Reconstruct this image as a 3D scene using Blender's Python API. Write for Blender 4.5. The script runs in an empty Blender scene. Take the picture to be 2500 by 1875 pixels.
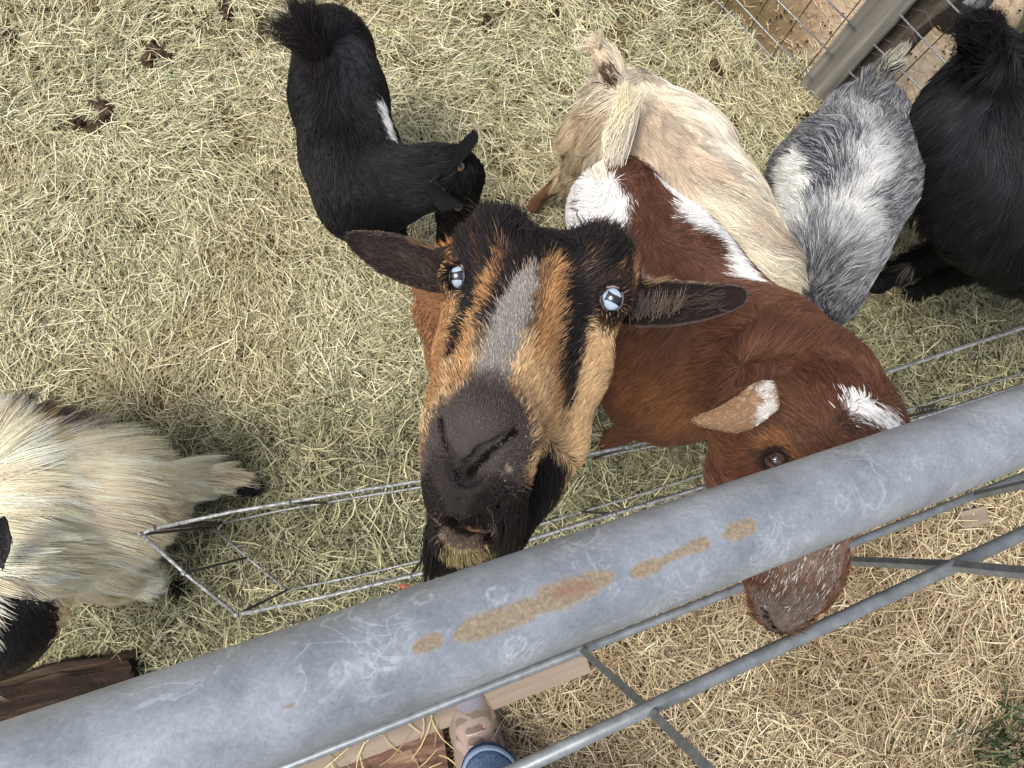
import bpy, math, random
import numpy as np
from mathutils import Matrix, Vector
from mathutils.bvhtree import BVHTree
from mathutils.kdtree import KDTree

random.seed(7)
rng = np.random.default_rng(7)
C = bpy.context.scene.collection
SC = bpy.context.scene

# ------------------------------------------------------------------ camera
CAMH = 1.6
FPX = 1733.0                       # focal length in pixels of the 2500 px wide photo
SENS = 36.0
NAD = np.array([(1130 - 1250) / FPX, (937.5 - 1230) / FPX, -1.0])   # straight down, seen in camera axes
up_c = -NAD / np.linalg.norm(NAD)
x_c = np.array([1.0, 0, 0]); x_c = x_c - up_c * x_c.dot(up_c); x_c /= np.linalg.norm(x_c)
y_c = np.cross(up_c, x_c)
R = np.array([x_c, y_c, up_c])      # camera -> world
CAM = np.array([0.0, 0.0, CAMH])
cd = bpy.data.cameras.new('camera')
cam = bpy.data.objects.new('camera', cd); C.objects.link(cam)
cd.sensor_width = SENS; cd.sensor_fit = 'HORIZONTAL'; cd.lens = FPX / 2500 * SENS
cd.clip_start = 0.02; cd.clip_end = 500
M4 = Matrix(R.tolist()).to_4x4(); M4.translation = Vector(CAM)
cam.matrix_world = M4
SC.camera = cam

# ------------------------------------------------------------------ light
SUN_EL, SUN_AZ = math.radians(66), math.radians(200)
w = bpy.data.worlds.new('World'); SC.world = w; w.use_nodes = True
nt = w.node_tree; bg = nt.nodes['Background']
sky = nt.nodes.new('ShaderNodeTexSky'); sky.sky_type = 'NISHITA'; sky.sun_disc = False
sky.sun_elevation = SUN_EL; sky.sun_rotation = math.pi / 2 - SUN_AZ
sky.dust_density = 3.0; sky.air_density = 1.0; sky.ozone_density = 0.6
hs = nt.nodes.new('ShaderNodeHueSaturation'); hs.inputs['Saturation'].default_value = 0.45
nt.links.new(sky.outputs[0], hs.inputs['Color']); nt.links.new(hs.outputs[0], bg.inputs[0]); bg.inputs[1].default_value = 0.115
sd = bpy.data.lights.new('sun', 'SUN'); sd.energy = 1.9; sd.angle = math.radians(22); sd.color = (1, 0.95, 0.88)
so = bpy.data.objects.new('sun', sd); C.objects.link(so)
sv = Vector((math.cos(SUN_EL) * math.cos(SUN_AZ), math.cos(SUN_EL) * math.sin(SUN_AZ), math.sin(SUN_EL)))
so.rotation_euler = sv.to_track_quat('Z', 'Y').to_euler(); so.location = (0, 0, 5)
SC.view_settings.view_transform = 'Standard'; SC.view_settings.look = 'None'
SC.view_settings.gamma = 1; SC.view_settings.exposure = 0.72
SC.cycles.max_bounces = 6; SC.cycles.diffuse_bounces = 3; SC.cycles.glossy_bounces = 2
SC.cycles.caustics_reflective = False
SC.cycles_curves.shape = 'RIBBONS'; SC.cycles_curves.subdivisions = 2
SC.render.hair_type = 'STRIP'

# ------------------------------------------------------------------ geometry helpers
def cray(px, py):
    return np.array([(px - 1250) / FPX, (937.5 - py) / FPX, -1.0])
def PD(px, py, d):
    """world point seen at photo pixel (px,py), d metres along the camera axis"""
    return CAM + R @ (cray(px, py) * d)
def P(px, py, z=0.0):
    """world point seen at photo pixel (px,py) at height z"""
    dr = R @ cray(px, py)
    return CAM + dr * ((z - CAMH) / dr[2])
def proj(p):
    q = (np.asarray(p) - CAM) @ R
    return np.stack([1250 + FPX * q[..., 0] / -q[..., 2], 937.5 - FPX * q[..., 1] / -q[..., 2]], -1), -q[..., 2]
def lin(c):
    c = np.asarray(c, float) / 255
    return np.where(c <= 0.04045, c / 12.92, ((c + 0.055) / 1.055) ** 2.4)
def nrm(v):
    v = np.asarray(v, float)
    return v / np.maximum(np.linalg.norm(v, axis=-1, keepdims=True), 1e-9)

def tagit(o, label=None, cat=None, group=None, kind=None):
    if label: o['label'] = label
    if cat: o['category'] = cat
    if group: o['group'] = group
    if kind: o['kind'] = kind
    return o
def empty(name, loc, label, cat, group=None):
    o = bpy.data.objects.new(name, None); C.objects.link(o); o.location = loc; o.empty_display_size = 0.05
    return tagit(o, label, cat, group)
def mesh_obj(name, V, F, mat, parent=None, smooth=True, col=None, attrs=None):
    me = bpy.data.meshes.new(name)
    V = np.ascontiguousarray(V, dtype=np.float32); 
    off = np.zeros(3, np.float32)
    if parent is not None:
        off = np.array(parent.location, np.float32)
    if isinstance(F, np.ndarray):
        n, k = F.shape
        me.vertices.add(len(V)); me.vertices.foreach_set('co', (V - off).ravel())
        me.loops.add(n * k); me.loops.foreach_set('vertex_index', F.astype(np.int32).ravel())
        me.polygons.add(n)
        me.polygons.foreach_set('loop_start', np.arange(0, n * k, k, dtype=np.int32))
        me.update(calc_edges=True)
    else:
        me.from_pydata((V - off).tolist(), [], [list(map(int, f)) for f in F]); me.update()
    me.polygons.foreach_set('use_smooth', [smooth] * len(me.polygons))
    if col is not None:
        a = me.attributes.new('col', 'FLOAT_COLOR', 'POINT')
        a.data.foreach_set('color', np.concatenate([col, np.ones((len(col), 1))], 1).astype(np.float32).ravel())
    for k_, v_ in (attrs or {}).items():
        a = me.attributes.new(k_, 'FLOAT', 'POINT'); a.data.foreach_set('value', np.asarray(v_, np.float32))
    me.materials.append(mat)
    me.validate()
    o = bpy.data.objects.new(name, me); C.objects.link(o)
    if parent is not None: o.parent = parent
    return o

class MB:
    """collects shapes into one mesh"""
    def __init__(s): s.v = []; s.f = []; s.n = 0
    def add(s, V, F):
        s.v.append(np.asarray(V, float)); s.f += [[i + s.n for i in f] for f in F]; s.n += len(V); return s
    def tube(s, pts, r, seg=8, cap=True):
        pts = np.asarray(pts, float); n = len(pts)
        rr = np.full(n, r) if np.isscalar(r) else np.asarray(r)
        t = nrm(np.gradient(pts, axis=0)); a = np.array([0, 0, 1.0])
        if abs(t[0].dot(a)) > 0.9: a = np.array([1.0, 0, 0])
        V = []
        u = nrm(np.cross(t[0], a))
        for i in range(n):
            u = nrm(u - t[i] * u.dot(t[i])); v = np.cross(t[i], u)
            for k in range(seg):
                q = 2 * math.pi * k / seg
                V.append(pts[i] + rr[i] * (math.cos(q) * u + math.sin(q) * v))
        F = [[i * seg + k, i * seg + (k + 1) % seg, (i + 1) * seg + (k + 1) % seg, (i + 1) * seg + k] for i in range(n - 1) for k in range(seg)]
        if cap: F += [list(range(seg))[::-1], [(n - 1) * seg + k for k in range(seg)]]
        return s.add(V, F)
    def box(s, o, ax, ay, az):
        """o corner, three edge vectors"""
        o, ax, ay, az = map(lambda q: np.asarray(q, float), (o, ax, ay, az))
        V = [o + ax * i + ay * j + az * k for k in (0, 1) for j in (0, 1) for i in (0, 1)]
        return s.add(V, [[0, 2, 3, 1], [4, 5, 7, 6], [0, 1, 5, 4], [2, 6, 7, 3], [1, 3, 7, 5], [0, 4, 6, 2]])
    def build(s, name, mat, parent=None, smooth=True, col=None):
        return mesh_obj(name, np.concatenate(s.v), s.f, mat, parent, smooth, col)

# ------------------------------------------------------------------ noise
def _h(ix, iy, iz, s):
    h = (ix * 374761393 + iy * 668265263 + iz * 2147483647 + s * 974634777) & 0xffffffff
    h = ((h ^ (h >> 13)) * 1274126177) & 0xffffffff
    return ((h ^ (h >> 16)) & 0xffff) / 65535.0
def vnoise(p, scale, seed=0):
    q = np.asarray(p, float) * scale + 100.0
    i = np.floor(q).astype(np.int64); f = q - i; f = f * f * (3 - 2 * f)
    r = 0
    for dx in (0, 1):
        for dy in (0, 1):
            for dz in (0, 1):
                wgt = (f[..., 0] if dx else 1 - f[..., 0]) * (f[..., 1] if dy else 1 - f[..., 1]) * (f[..., 2] if dz else 1 - f[..., 2])
                r = r + wgt * _h(i[..., 0] + dx, i[..., 1] + dy, i[..., 2] + dz, seed)
    return r
def vfbm(p, scale, seed=0, o=3):
    return sum(vnoise(p, scale * 2 ** k, seed + k) / 2 ** k for k in range(o)) / sum(1 / 2 ** k for k in range(o))
def vnoise3(p, scale, seed=0):
    return np.stack([vnoise(p, scale, seed + 11 * k) - 0.5 for k in range(3)], -1)

# ------------------------------------------------------------------ materials
def newmat(name):
    m = bpy.data.materials.new(name); m.use_nodes = True
    return m, m.node_tree, m.node_tree.nodes['Principled BSDF']
def attr_mat(name, rough=0.6, spec=0.3, noise=None, attr='col', sub=0.0, coat=0.0, bump=None):
    m, t, b = newmat(name)
    a = t.nodes.new('ShaderNodeAttribute'); a.attribute_name = attr
    out = a.outputs['Color']
    if noise:
        sc, lo, hi = noise
        tc = t.nodes.new('ShaderNodeTexCoord'); nz = t.nodes.new('ShaderNodeTexNoise'); nz.inputs['Scale'].default_value = sc; nz.inputs['Detail'].default_value = 4
        t.links.new(tc.outputs['Object'], nz.inputs['Vector'])
        mr = t.nodes.new('ShaderNodeMapRange'); mr.inputs['From Min'].default_value = 0.3; mr.inputs['From Max'].default_value = 0.7
        mr.inputs['To Min'].default_value = lo; mr.inputs['To Max'].default_value = hi
        t.links.new(nz.outputs['Fac'], mr.inputs['Value'])
        mx = t.nodes.new('ShaderNodeVectorMath'); mx.operation = 'SCALE'
        t.links.new(out, mx.inputs[0]); t.links.new(mr.outputs['Result'], mx.inputs['Scale']); out = mx.outputs[0]
    t.links.new(out, b.inputs['Base Color'])
    b.inputs['Roughness'].default_value = rough; b.inputs['Specular IOR Level'].default_value = spec
    if coat: b.inputs['Coat Weight'].default_value = coat; b.inputs['Coat Roughness'].default_value = 0.03
    if bump:
        tc = t.nodes.new('ShaderNodeTexCoord'); nz = t.nodes.new('ShaderNodeTexNoise'); nz.inputs['Scale'].default_value = bump[0]; nz.inputs['Detail'].default_value = 5
        t.links.new(tc.outputs['Object'], nz.inputs['Vector'])
        bp = t.nodes.new('ShaderNodeBump'); bp.inputs['Strength'].default_value = bump[1]; bp.inputs['Distance'].default_value = bump[2]
        t.links.new(nz.outputs['Fac'], bp.inputs['Height']); t.links.new(bp.outputs[0], b.inputs['Normal'])
    return m
def noise_mat(name, c1, c2, scale=20, rough=0.8, spec=0.3, metal=0.0, stretch=None, bump=0.3, dist=0.002, detail=6, lo=0.35, hi=0.65, c3=None):
    m, t, b = newmat(name)
    tc = t.nodes.new('ShaderNodeTexCoord'); mp = t.nodes.new('ShaderNodeMapping')
    t.links.new(tc.outputs['Object'], mp.inputs['Vector'])
    if stretch: mp.inputs['Scale'].default_value = stretch[:3]
    if stretch and len(stretch) > 3: mp.vector_type = 'POINT'; mp.inputs['Rotation'].default_value = (0, 0, stretch[3])
    nz = t.nodes.new('ShaderNodeTexNoise'); nz.inputs['Scale'].default_value = scale; nz.inputs['Detail'].default_value = detail; nz.inputs['Roughness'].default_value = 0.65
    t.links.new(mp.outputs[0], nz.inputs['Vector'])
    cr = t.nodes.new('ShaderNodeValToRGB'); e = cr.color_ramp.elements
    e[0].position = lo; e[1].position = hi; e[0].color = (*c1, 1); e[1].color = (*c2, 1)
    if c3 is not None:
        q = e.new((lo + hi) / 2); q.color = (*c3, 1)
    t.links.new(nz.outputs['Fac'], cr.inputs[0]); t.links.new(cr.outputs[0], b.inputs['Base Color'])
    b.inputs['Roughness'].default_value = rough; b.inputs['Specular IOR Level'].default_value = spec; b.inputs['Metallic'].default_value = metal
    if bump:
        bp = t.nodes.new('ShaderNodeBump'); bp.inputs['Strength'].default_value = bump; bp.inputs['Distance'].default_value = dist
        t.links.new(nz.outputs['Fac'], bp.inputs['Height']); t.links.new(bp.outputs[0], b.inputs['Normal'])
    return m
FUR = attr_mat('fur', 0.5, 0.24)
SKIN = attr_mat('hide', 0.85, 0.1, bump=(900, 0.5, 0.001))
STRAW = attr_mat('straw', 0.65, 0.25)

# ------------------------------------------------------------------ SDF modelling
class SDF:
    def __init__(s, lo, hi, h):
        s.lo = np.asarray(lo, float); s.h = h
        s.n = np.ceil((np.asarray(hi, float) - s.lo) / h).astype(int) + 1
        s.F = np.full(s.n, 1.0, np.float32)
    def _sub(s, lo, hi):
        a = np.clip(np.floor((lo - s.lo) / s.h).astype(int), 0, s.n); b = np.clip(np.ceil((hi - s.lo) / s.h).astype(int) + 1, 0, s.n)
        sl = tuple(slice(a[i], b[i]) for i in range(3))
        X = [(np.arange(a[i], b[i]) * s.h + s.lo[i]).astype(np.float32) for i in range(3)]
        return sl, X[0][:, None, None], X[1][None, :, None], X[2][None, None, :]
    def cap(s, A, B, ra, rb, k=0.03, zs=1.0, op='u'):
        A = np.asarray(A, float); B = np.asarray(B, float); m = max(ra, rb) * max(1, 1 / zs) + k * 2
        sl, X, Y, Z = s._sub(np.minimum(A, B) - m, np.maximum(A, B) + m)
        if 0 in s.F[sl].shape: return
        AB = B - A; L = max(AB.dot(AB), 1e-9)
        t = np.clip(((X - A[0]) * AB[0] + (Y - A[1]) * AB[1] + (Z - A[2]) * AB[2]) / L, 0, 1)
        d = np.sqrt((X - A[0] - t * AB[0]) ** 2 + (Y - A[1] - t * AB[1]) ** 2 + ((Z - A[2] - t * AB[2]) * zs) ** 2) - (ra + (rb - ra) * t)
        F = s.F[sl]
        if op == 'u':
            hh = np.clip(0.5 + 0.5 * (F - d) / k, 0, 1); s.F[sl] = F + (d - F) * hh - k * hh * (1 - hh)
        else:
            hh = np.clip(0.5 - 0.5 * (F + d) / k, 0, 1); s.F[sl] = F + (-d - F) * hh + k * hh * (1 - hh)
    def chain(s, L, k=0.03, zs=1.0, op='u'):
        for a, b in zip(L[:-1], L[1:]): s.cap(a[0], b[0], a[1], b[1], k, zs, op)
    def ell(s, c, r, axes=None, k=0.02, op='u'):
        c = np.asarray(c, float); r = np.asarray(r, float); m = max(r) + k * 2
        sl, X, Y, Z = s._sub(c - m, c + m)
        if 0 in s.F[sl].shape: return
        A = np.eye(3) if axes is None else np.asarray(axes, float)
        X = X - c[0]; Y = Y - c[1]; Z = Z - c[2]
        q = [(A[i, 0] * X + A[i, 1] * Y + A[i, 2] * Z) for i in range(3)]
        k0 = np.sqrt(sum((q[i] / r[i]) ** 2 for i in range(3))); k1 = np.sqrt(sum((q[i] / r[i] ** 2) ** 2 for i in range(3)))
        d = k0 * (k0 - 1) / np.maximum(k1, 1e-6); F = s.F[sl]
        if op == 'u':
            hh = np.clip(0.5 + 0.5 * (F - d) / k, 0, 1); s.F[sl] = F + (d - F) * hh - k * hh * (1 - hh)
        else:
            hh = np.clip(0.5 - 0.5 * (F + d) / k, 0, 1); s.F[sl] = F + (-d - F) * hh + k * hh * (1 - hh)
    def hit(s, px, py):
        """first surface point on the line from the camera through a photo pixel (used to lay coat markings)"""
        d = nrm(R @ cray(px, py)); t = np.arange(0.2, 2.2, s.h * 0.4)
        q = CAM + d * t[:, None]; i = np.round((q - s.lo) / s.h).astype(int)
        ok = np.all((i >= 0) & (i < s.n), 1); f = np.full(len(t), 1.0); j = i[ok]; f[ok] = s.F[j[:, 0], j[:, 1], j[:, 2]]
        w_ = np.where(f < 0)[0]
        if len(w_): return q[w_[0]]
        return q[np.argmin(f)]
    def mesh(s):
        F = s.F; h = s.h; I = F < 0
        c = [I[dx:F.shape[0] - 1 + dx, dy:F.shape[1] - 1 + dy, dz:F.shape[2] - 1 + dz] for dx in (0, 1) for dy in (0, 1) for dz in (0, 1)]
        sm = sum(x.astype(np.int8) for x in c); act = (sm > 0) & (sm < 8)
        ijk = np.argwhere(act); idx = np.full(act.shape, -1, np.int32); idx[act] = np.arange(len(ijk))
        corners = np.array([(x, y, z) for x in (0, 1) for y in (0, 1) for z in (0, 1)])
        vals = np.stack([F[ijk[:, 0] + a, ijk[:, 1] + b, ijk[:, 2] + c_] for a, b, c_ in corners], 1)
        acc = np.zeros((len(ijk), 3)); cnt = np.zeros(len(ijk))
        for a in range(8):
            for b in range(a + 1, 8):
                if np.abs(corners[a] - corners[b]).sum() != 1: continue
                fa, fb = vals[:, a], vals[:, b]; m = (fa < 0) != (fb < 0)
                t = fa[m] / (fa[m] - fb[m]); acc[m] += corners[a] + (corners[b] - corners[a]) * t[:, None]; cnt[m] += 1
        V = (ijk + acc / cnt[:, None]) * h + s.lo
        Q = []
        for ax in range(3):
            o1, o2 = [(1, 2), (2, 0), (0, 1)][ax]
            lo_ = [slice(None)] * 3; hi_ = [slice(None)] * 3; lo_[ax] = slice(0, -1); hi_[ax] = slice(1, None)
            a, b = I[tuple(lo_)], I[tuple(hi_)]; e = np.argwhere(a != b)
            e = e[(e[:, o1] > 0) & (e[:, o2] > 0) & (e[:, o1] < act.shape[o1]) & (e[:, o2] < act.shape[o2])]
            ins = I[e[:, 0], e[:, 1], e[:, 2]]
            def g(d1, d2):
                q = e.copy(); q[:, o1] += d1; q[:, o2] += d2; return idx[q[:, 0], q[:, 1], q[:, 2]]
            q = np.stack([g(-1, -1), g(0, -1), g(0, 0), g(-1, 0)], 1)
            q[~ins] = q[~ins][:, ::-1]; Q.append(q)
        Q = np.concatenate(Q); Q = Q[(Q >= 0).all(1)]
        # light smoothing
        for _ in range(2):
            acc = np.zeros_like(V); cn = np.zeros(len(V))
            for k in range(4):
                a, b = Q[:, k], Q[:, (k + 1) % 4]
                np.add.at(acc, a, V[b]); np.add.at(cn, a, 1)
            V = V * 0.5 + 0.5 * acc / np.maximum(cn, 1)[:, None]
        return V, Q

def seg_dist(Pn, pts):
    pts = np.asarray(pts)
    if len(pts) == 1: return np.linalg.norm(Pn - pts[0], axis=1)
    best = np.full(len(Pn), 1e9)
    for a, b in zip(pts[:-1], pts[1:]):
        ab = b - a; t = np.clip(((Pn - a) @ ab) / max(ab @ ab, 1e-12), 0, 1)
        best = np.minimum(best, np.linalg.norm(Pn - a - t[:, None] * ab, axis=1))
    return best

class Goat:
    """SDF body + coat markings, coat lengths and comb directions given as strokes laid on its surface"""
    def __init__(s, lo, hi, h):
        s.S = SDF(lo, hi, h); s.extra = []; s.strokes = []; s.guides = []; s.lens = []; s.base = lin((120, 90, 60)); s.baselen = 0.02; s.bald = []
        s.edge = 60; s.cjit = .004
    def mk(s, pts):
        return [s.S.hit(*p) if len(p) == 2 else P(*p) for p in pts]
    def m_per_px(s, p): return proj(p)[1] / FPX
    def paint(s, col, pts, r, soft=8, amt=1.0, wob=0.5):
        q = s.mk(pts); s.strokes.append((lin(col), q, r * s.m_per_px(q[0]), soft * s.m_per_px(q[0]), amt, wob)); return s
    def comb(s, *pts):
        q = s.mk(pts)
        for a, b in zip(q[:-1], q[1:]): s.guides.append(((a + b) / 2, nrm(b - a)))
    def length(s, L, pts, r, soft=30):
        q = s.mk(pts); s.lens.append((L, q, r * s.m_per_px(q[0]), soft * s.m_per_px(q[0])))
    def color_at(s, X):
        n1 = vfbm(X, s.edge, 3, 3) - 0.5; n2 = vnoise(X, 15, 9)
        c = np.tile(s.base, (len(X), 1)) 
        for col, q, r, soft, amt, wob in s.strokes:
            d = seg_dist(X, q) + n1 * (soft + r * 0.5) * wob * 2
            w_ = np.clip((r - d) / max(soft, 1e-5) + 0.5, 0, 1)[:, None] * amt
            w_ = w_ * w_ * (3 - 2 * w_)
            c = c * (1 - w_) + col * w_
        return c
    def len_at(s, X):
        L = np.full(len(X), s.baselen)
        for l, q, r, soft in s.lens:
            w_ = np.clip((r - seg_dist(X, q)) / soft + 0.5, 0, 1); L = L * (1 - w_) + l * w_
        return L
    def flow_at(s, X, N):
        f = np.zeros_like(X)
        for p, d in s.guides:
            w_ = 1 / (np.sum((X - p) ** 2, 1) + 2e-4) ** 2
            f += d * w_[:, None]
        f = f + 0; f = f - N * np.sum(f * N, 1)[:, None]
        return nrm(f)

def tri_data(V, Q):
    T = np.concatenate([Q[:, [0, 1, 2]], Q[:, [0, 2, 3]]])
    a, b, c = V[T[:, 0]], V[T[:, 1]], V[T[:, 2]]
    cr = np.cross(b - a, c - a); ar = np.linalg.norm(cr, axis=1) / 2
    VN = np.zeros_like(V)
    for k in range(3): np.add.at(VN, T[:, k], cr)
    return T, ar, nrm(VN)

def make_curves(name, pts, rad, col, mat, parent):
    n, k, _ = pts.shape
    cu = bpy.data.hair_curves.new(name)
    cu.add_curves([k] * n)
    off = np.array(parent.location) if parent is not None else np.zeros(3)
    cu.attributes['position'].data.foreach_set('vector', (pts - off).astype(np.float32).ravel())
    ra = cu.attributes.get('radius') or cu.attributes.new('radius', 'FLOAT', 'POINT')
    ra.data.foreach_set('value', rad.astype(np.float32).ravel())
    ca = cu.attributes.new('col', 'FLOAT_COLOR', 'POINT')
    if col.ndim == 2: col = np.repeat(col[:, None, :], k, 1)
    ca.data.foreach_set('color', np.concatenate([col, np.ones((n, k, 1))], 2).astype(np.float32).ravel())
    cu.materials.append(mat)
    o = bpy.data.objects.new(name, cu); C.objects.link(o)
    if parent is not None: o.parent = parent
    return o

def grow(goat, V, Q, n, rad, lift=0.25, grav=0.0, wave=0.0, clump=0.0, nclump=600, K=5, jit=0.25, varc=0.25, varl=0.35, tint=None, tiplight=1.0, wfreq=40, seed=1, part=None, keep=None, lean=0.0, clvar=.18, nz=.5):
    r_ = np.random.default_rng(seed)
    T, ar, VN = tri_data(V, Q)
    # fewer hairs where the coat is turned well away from any viewer standing above (belly, inside of legs)
    tn = VN[T].mean(1); wz = np.where(tn[:, 2] < -0.3, 0.35, 1.0); pr = ar * wz; 
    ti = r_.choice(len(T), n, p=pr / pr.sum()); u, v = r_.random(n), r_.random(n); fl = u + v > 1; u[fl] = 1 - u[fl]; v[fl] = 1 - v[fl]
    t = T[ti]; X = V[t[:, 0]] * (1 - u - v)[:, None] + V[t[:, 1]] * u[:, None] + V[t[:, 2]] * v[:, None]
    N = nrm(VN[t[:, 0]] * (1 - u - v)[:, None] + VN[t[:, 1]] * u[:, None] + VN[t[:, 2]] * v[:, None])
    kp = np.ones(n, bool)
    for c, r in goat.bald: kp &= np.linalg.norm(X - c, axis=1) > r
    if keep is not None: kp &= keep(X)
    X, N = X[kp], N[kp]; n = len(X)
    f = goat.flow_at(X, N); L = goat.len_at(X) * (1 + varl * (r_.random(n) * 2 - 1)) 
    dark = 1 + varc * (r_.random(n) * 2 - 1)
    dirn = nrm(f + jit * r_.normal(size=(n, 3)) * 0.5 + nz * vnoise3(X, 25, 5))
    dirn = dirn - N * np.sum(dirn * N, 1)[:, None]; dirn = nrm(dirn)
    S = np.linspace(0, 1, K)
    lf = lift * (0.6 + 0.8 * r_.random(n))
    pts = np.zeros((n, K, 3))
    side = np.cross(N, dirn)
    ph = r_.random(n) * 0.8 + vnoise(X, 12, 8) * 12
    for k, s_ in enumerate(S):
        off = dirn * (s_ * (1 - 0.15 * lf * s_))[:, None] + N * (lf * s_ * (1 - 0.55 * s_) + 0.02)[:, None]
        if wave: off = off + side * (wave * s_ * np.sin(ph + s_ * wfreq * L))[:, None]
        p = X + off * L[:, None]
        if grav: p[:, 2] -= grav * L * s_ ** 2
        pts[:, k] = p
    if clump:
        ci = r_.choice(n, min(nclump, n), replace=False)
        kd = KDTree(len(ci))
        for j, q in enumerate(X[ci]): kd.insert(q, j)
        kd.balance()
        near = np.array([kd.find(q)[1] for q in X]); ctr = ci[near]
        for k, s_ in enumerate(S):
            w_ = clump * s_ ** 1.3
            tgt = pts[ctr, k]
            scale = (L / np.maximum(L[ctr], 1e-4))[:, None]
            tgt = X[ctr] + (tgt - X[ctr]) * scale
            pts[:, k] = pts[:, k] * (1 - w_) + tgt * w_
        dark = dark * (1 + clvar * (r_.random(n)[near] * 2 - 1))
    prof = np.interp(S, [0, 0.15, 0.6, 1], [0.8, 1, 0.85, 0.15])
    rr = rad * prof[None, :] * (0.75 + 0.5 * r_.random(n))[:, None]
    col = goat.color_at(X + goat.cjit * r_.normal(size=X.shape)) * dark[:, None]
    if tint is not None: col = tint(X, col, r_)
    cc = np.repeat(col[:, None, :], K, 1)
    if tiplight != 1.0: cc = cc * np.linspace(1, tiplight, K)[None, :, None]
    return pts, rr, np.clip(cc, 0.002, 0.95)

def fan(root, name, base, tips, n, rad, cols, spread=.006, bend=(0, 0, -.01), seed=1, K=7):
    """tail hair: long strands from around a base line out to a set of tips"""
    r_ = np.random.default_rng(seed); base = np.array(base); tips = np.array(tips); S = np.linspace(0, 1, K)
    u = r_.random(n); bi = u * (len(base) - 1); i0 = np.minimum(bi.astype(int), len(base) - 2); fb = (bi - i0)[:, None]
    b = base[i0] * (1 - fb) + base[i0 + 1] * fb + r_.normal(size=(n, 3)) * spread
    v = r_.random(n) * (len(tips) - 1); j0 = np.minimum(v.astype(int), len(tips) - 2); fv = (v - j0)[:, None]
    lock = np.random.default_rng(seed + 5).normal(size=(40, 3)) * spread * 1.2
    t = tips[j0] * (1 - fv) + tips[j0 + 1] * fv + lock[(v * 7).astype(int) % 40] + r_.normal(size=(n, 3)) * spread * .5
    ln = r_.uniform(.55, 1.05, n)[:, None]; t = b + (t - b) * ln
    p = b[:, None] * (1 - S)[None, :, None] + t[:, None] * S[None, :, None] + (np.array(bend) + r_.normal(size=(n, 3)) * .003)[:, None] * (4 * S * (1 - S))[None, :, None]
    cols = np.array([lin(c) for c in cols]); cf = u * (len(cols) - 1); c0 = np.minimum(cf.astype(int), max(len(cols) - 2, 0)); ff = (cf - c0)[:, None]
    c = cols[c0] * (1 - ff) + cols[np.minimum(c0 + 1, len(cols) - 1)] * ff; c = c * (1 + .3 * (r_.random((n, 1)) * 2 - 1))
    make_curves(name, p, rad * np.interp(S, [0, .1, .6, 1], [.8, 1, .8, .15])[None] * np.ones((n, 1)), c, FUR, root)

def leaf_ear(top, bot, dtop, cup, thick=0.004, nu=28, nv=14, ridge=0.0):
    """ear between two matching edge lines given as world points: concave leaf with real thickness"""
    top = np.asarray(top); bot = np.asarray(bot)
    def res(p):
        s = np.r_[0, np.cumsum(np.linalg.norm(np.diff(p, axis=0), axis=1))]; s /= s[-1]
        t = np.linspace(0, 1, nu); return np.stack([np.interp(t, s, p[:, i]) for i in range(3)], 1)
    a, b = res(top), res(bot)
    for _ in range(2):
        for q in (a, b): q[1:-1] = 0.25 * q[:-2] + 0.5 * q[1:-1] + 0.25 * q[2:]
    away = dtop
    V = []
    for layer in (0, 1):
        for i in range(nu):
            wd = np.linalg.norm(a[i] - b[i])
            for j in range(nv):
                v = j / (nv - 1); p = a[i] * (1 - v) + b[i] * v
                dpt = cup * wd * (4 * v * (1 - v)) ** 0.8 - (0 if layer else ridge * math.sin(v * 22 + i * .12) * (4 * v * (1 - v)) * min(1, i / 6) * min(1, (nu - i) / 6))
                V.append(p + away * (dpt + layer * thick * min(1, 4 * v * (1 - v) * 1.5 + 0.15)))
    V = np.array(V); n = nu * nv
    Q = []
    for i in range(nu - 1):
        for j in range(nv - 1):
            q = i * nv + j; Q.append([q, q + 1, q + nv + 1, q + nv]); Q.append([n + q, n + q + nv, n + q + nv + 1, n + q + 1])
    for i in range(nu - 1):
        for j in (0, nv - 1):
            q = i * nv + j; Q.append([q, q + nv, n + q + nv, n + q] if j == 0 else [q, n + q, n + q + nv, q + nv])
    for j in range(nv - 1):
        for i in (0, nu - 1):
            q = i * nv + j; Q.append([q, n + q, n + q + 1, q + 1] if i == 0 else [q, q + 1, n + q + 1, n + q])
    return V, np.array(Q)
AWAY = R @ np.array([0, 0, -1.0])

def finish_goat(g, name, label, ears=(), coats=(), base=None, skin_dark=0.75):
    V, Q = g.S.mesh()
    root = empty(name, tuple(base), label, 'goat', 'goats gathered at the gate')
    allV, allQ, n = [V], [Q], len(V)
    for eV, eQ in ears: allV.append(eV); allQ.append(eQ + n); n += len(eV)
    V = np.concatenate(allV); Q = np.concatenate(allQ)
    col = g.color_at(V) * skin_dark
    mesh_obj('body', V, Q, SKIN, root, True, np.clip(col, 0.002, 1))
    Ps, Rs, Cs = [], [], []
    for kw in coats:
        p, r, c = grow(g, V, Q, **kw); Ps.append(p); Rs.append(r); Cs.append(c)
    if coats: make_curves('coat', np.concatenate(Ps), np.concatenate(Rs), np.concatenate(Cs), FUR, root)
    return root, V, Q
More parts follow.
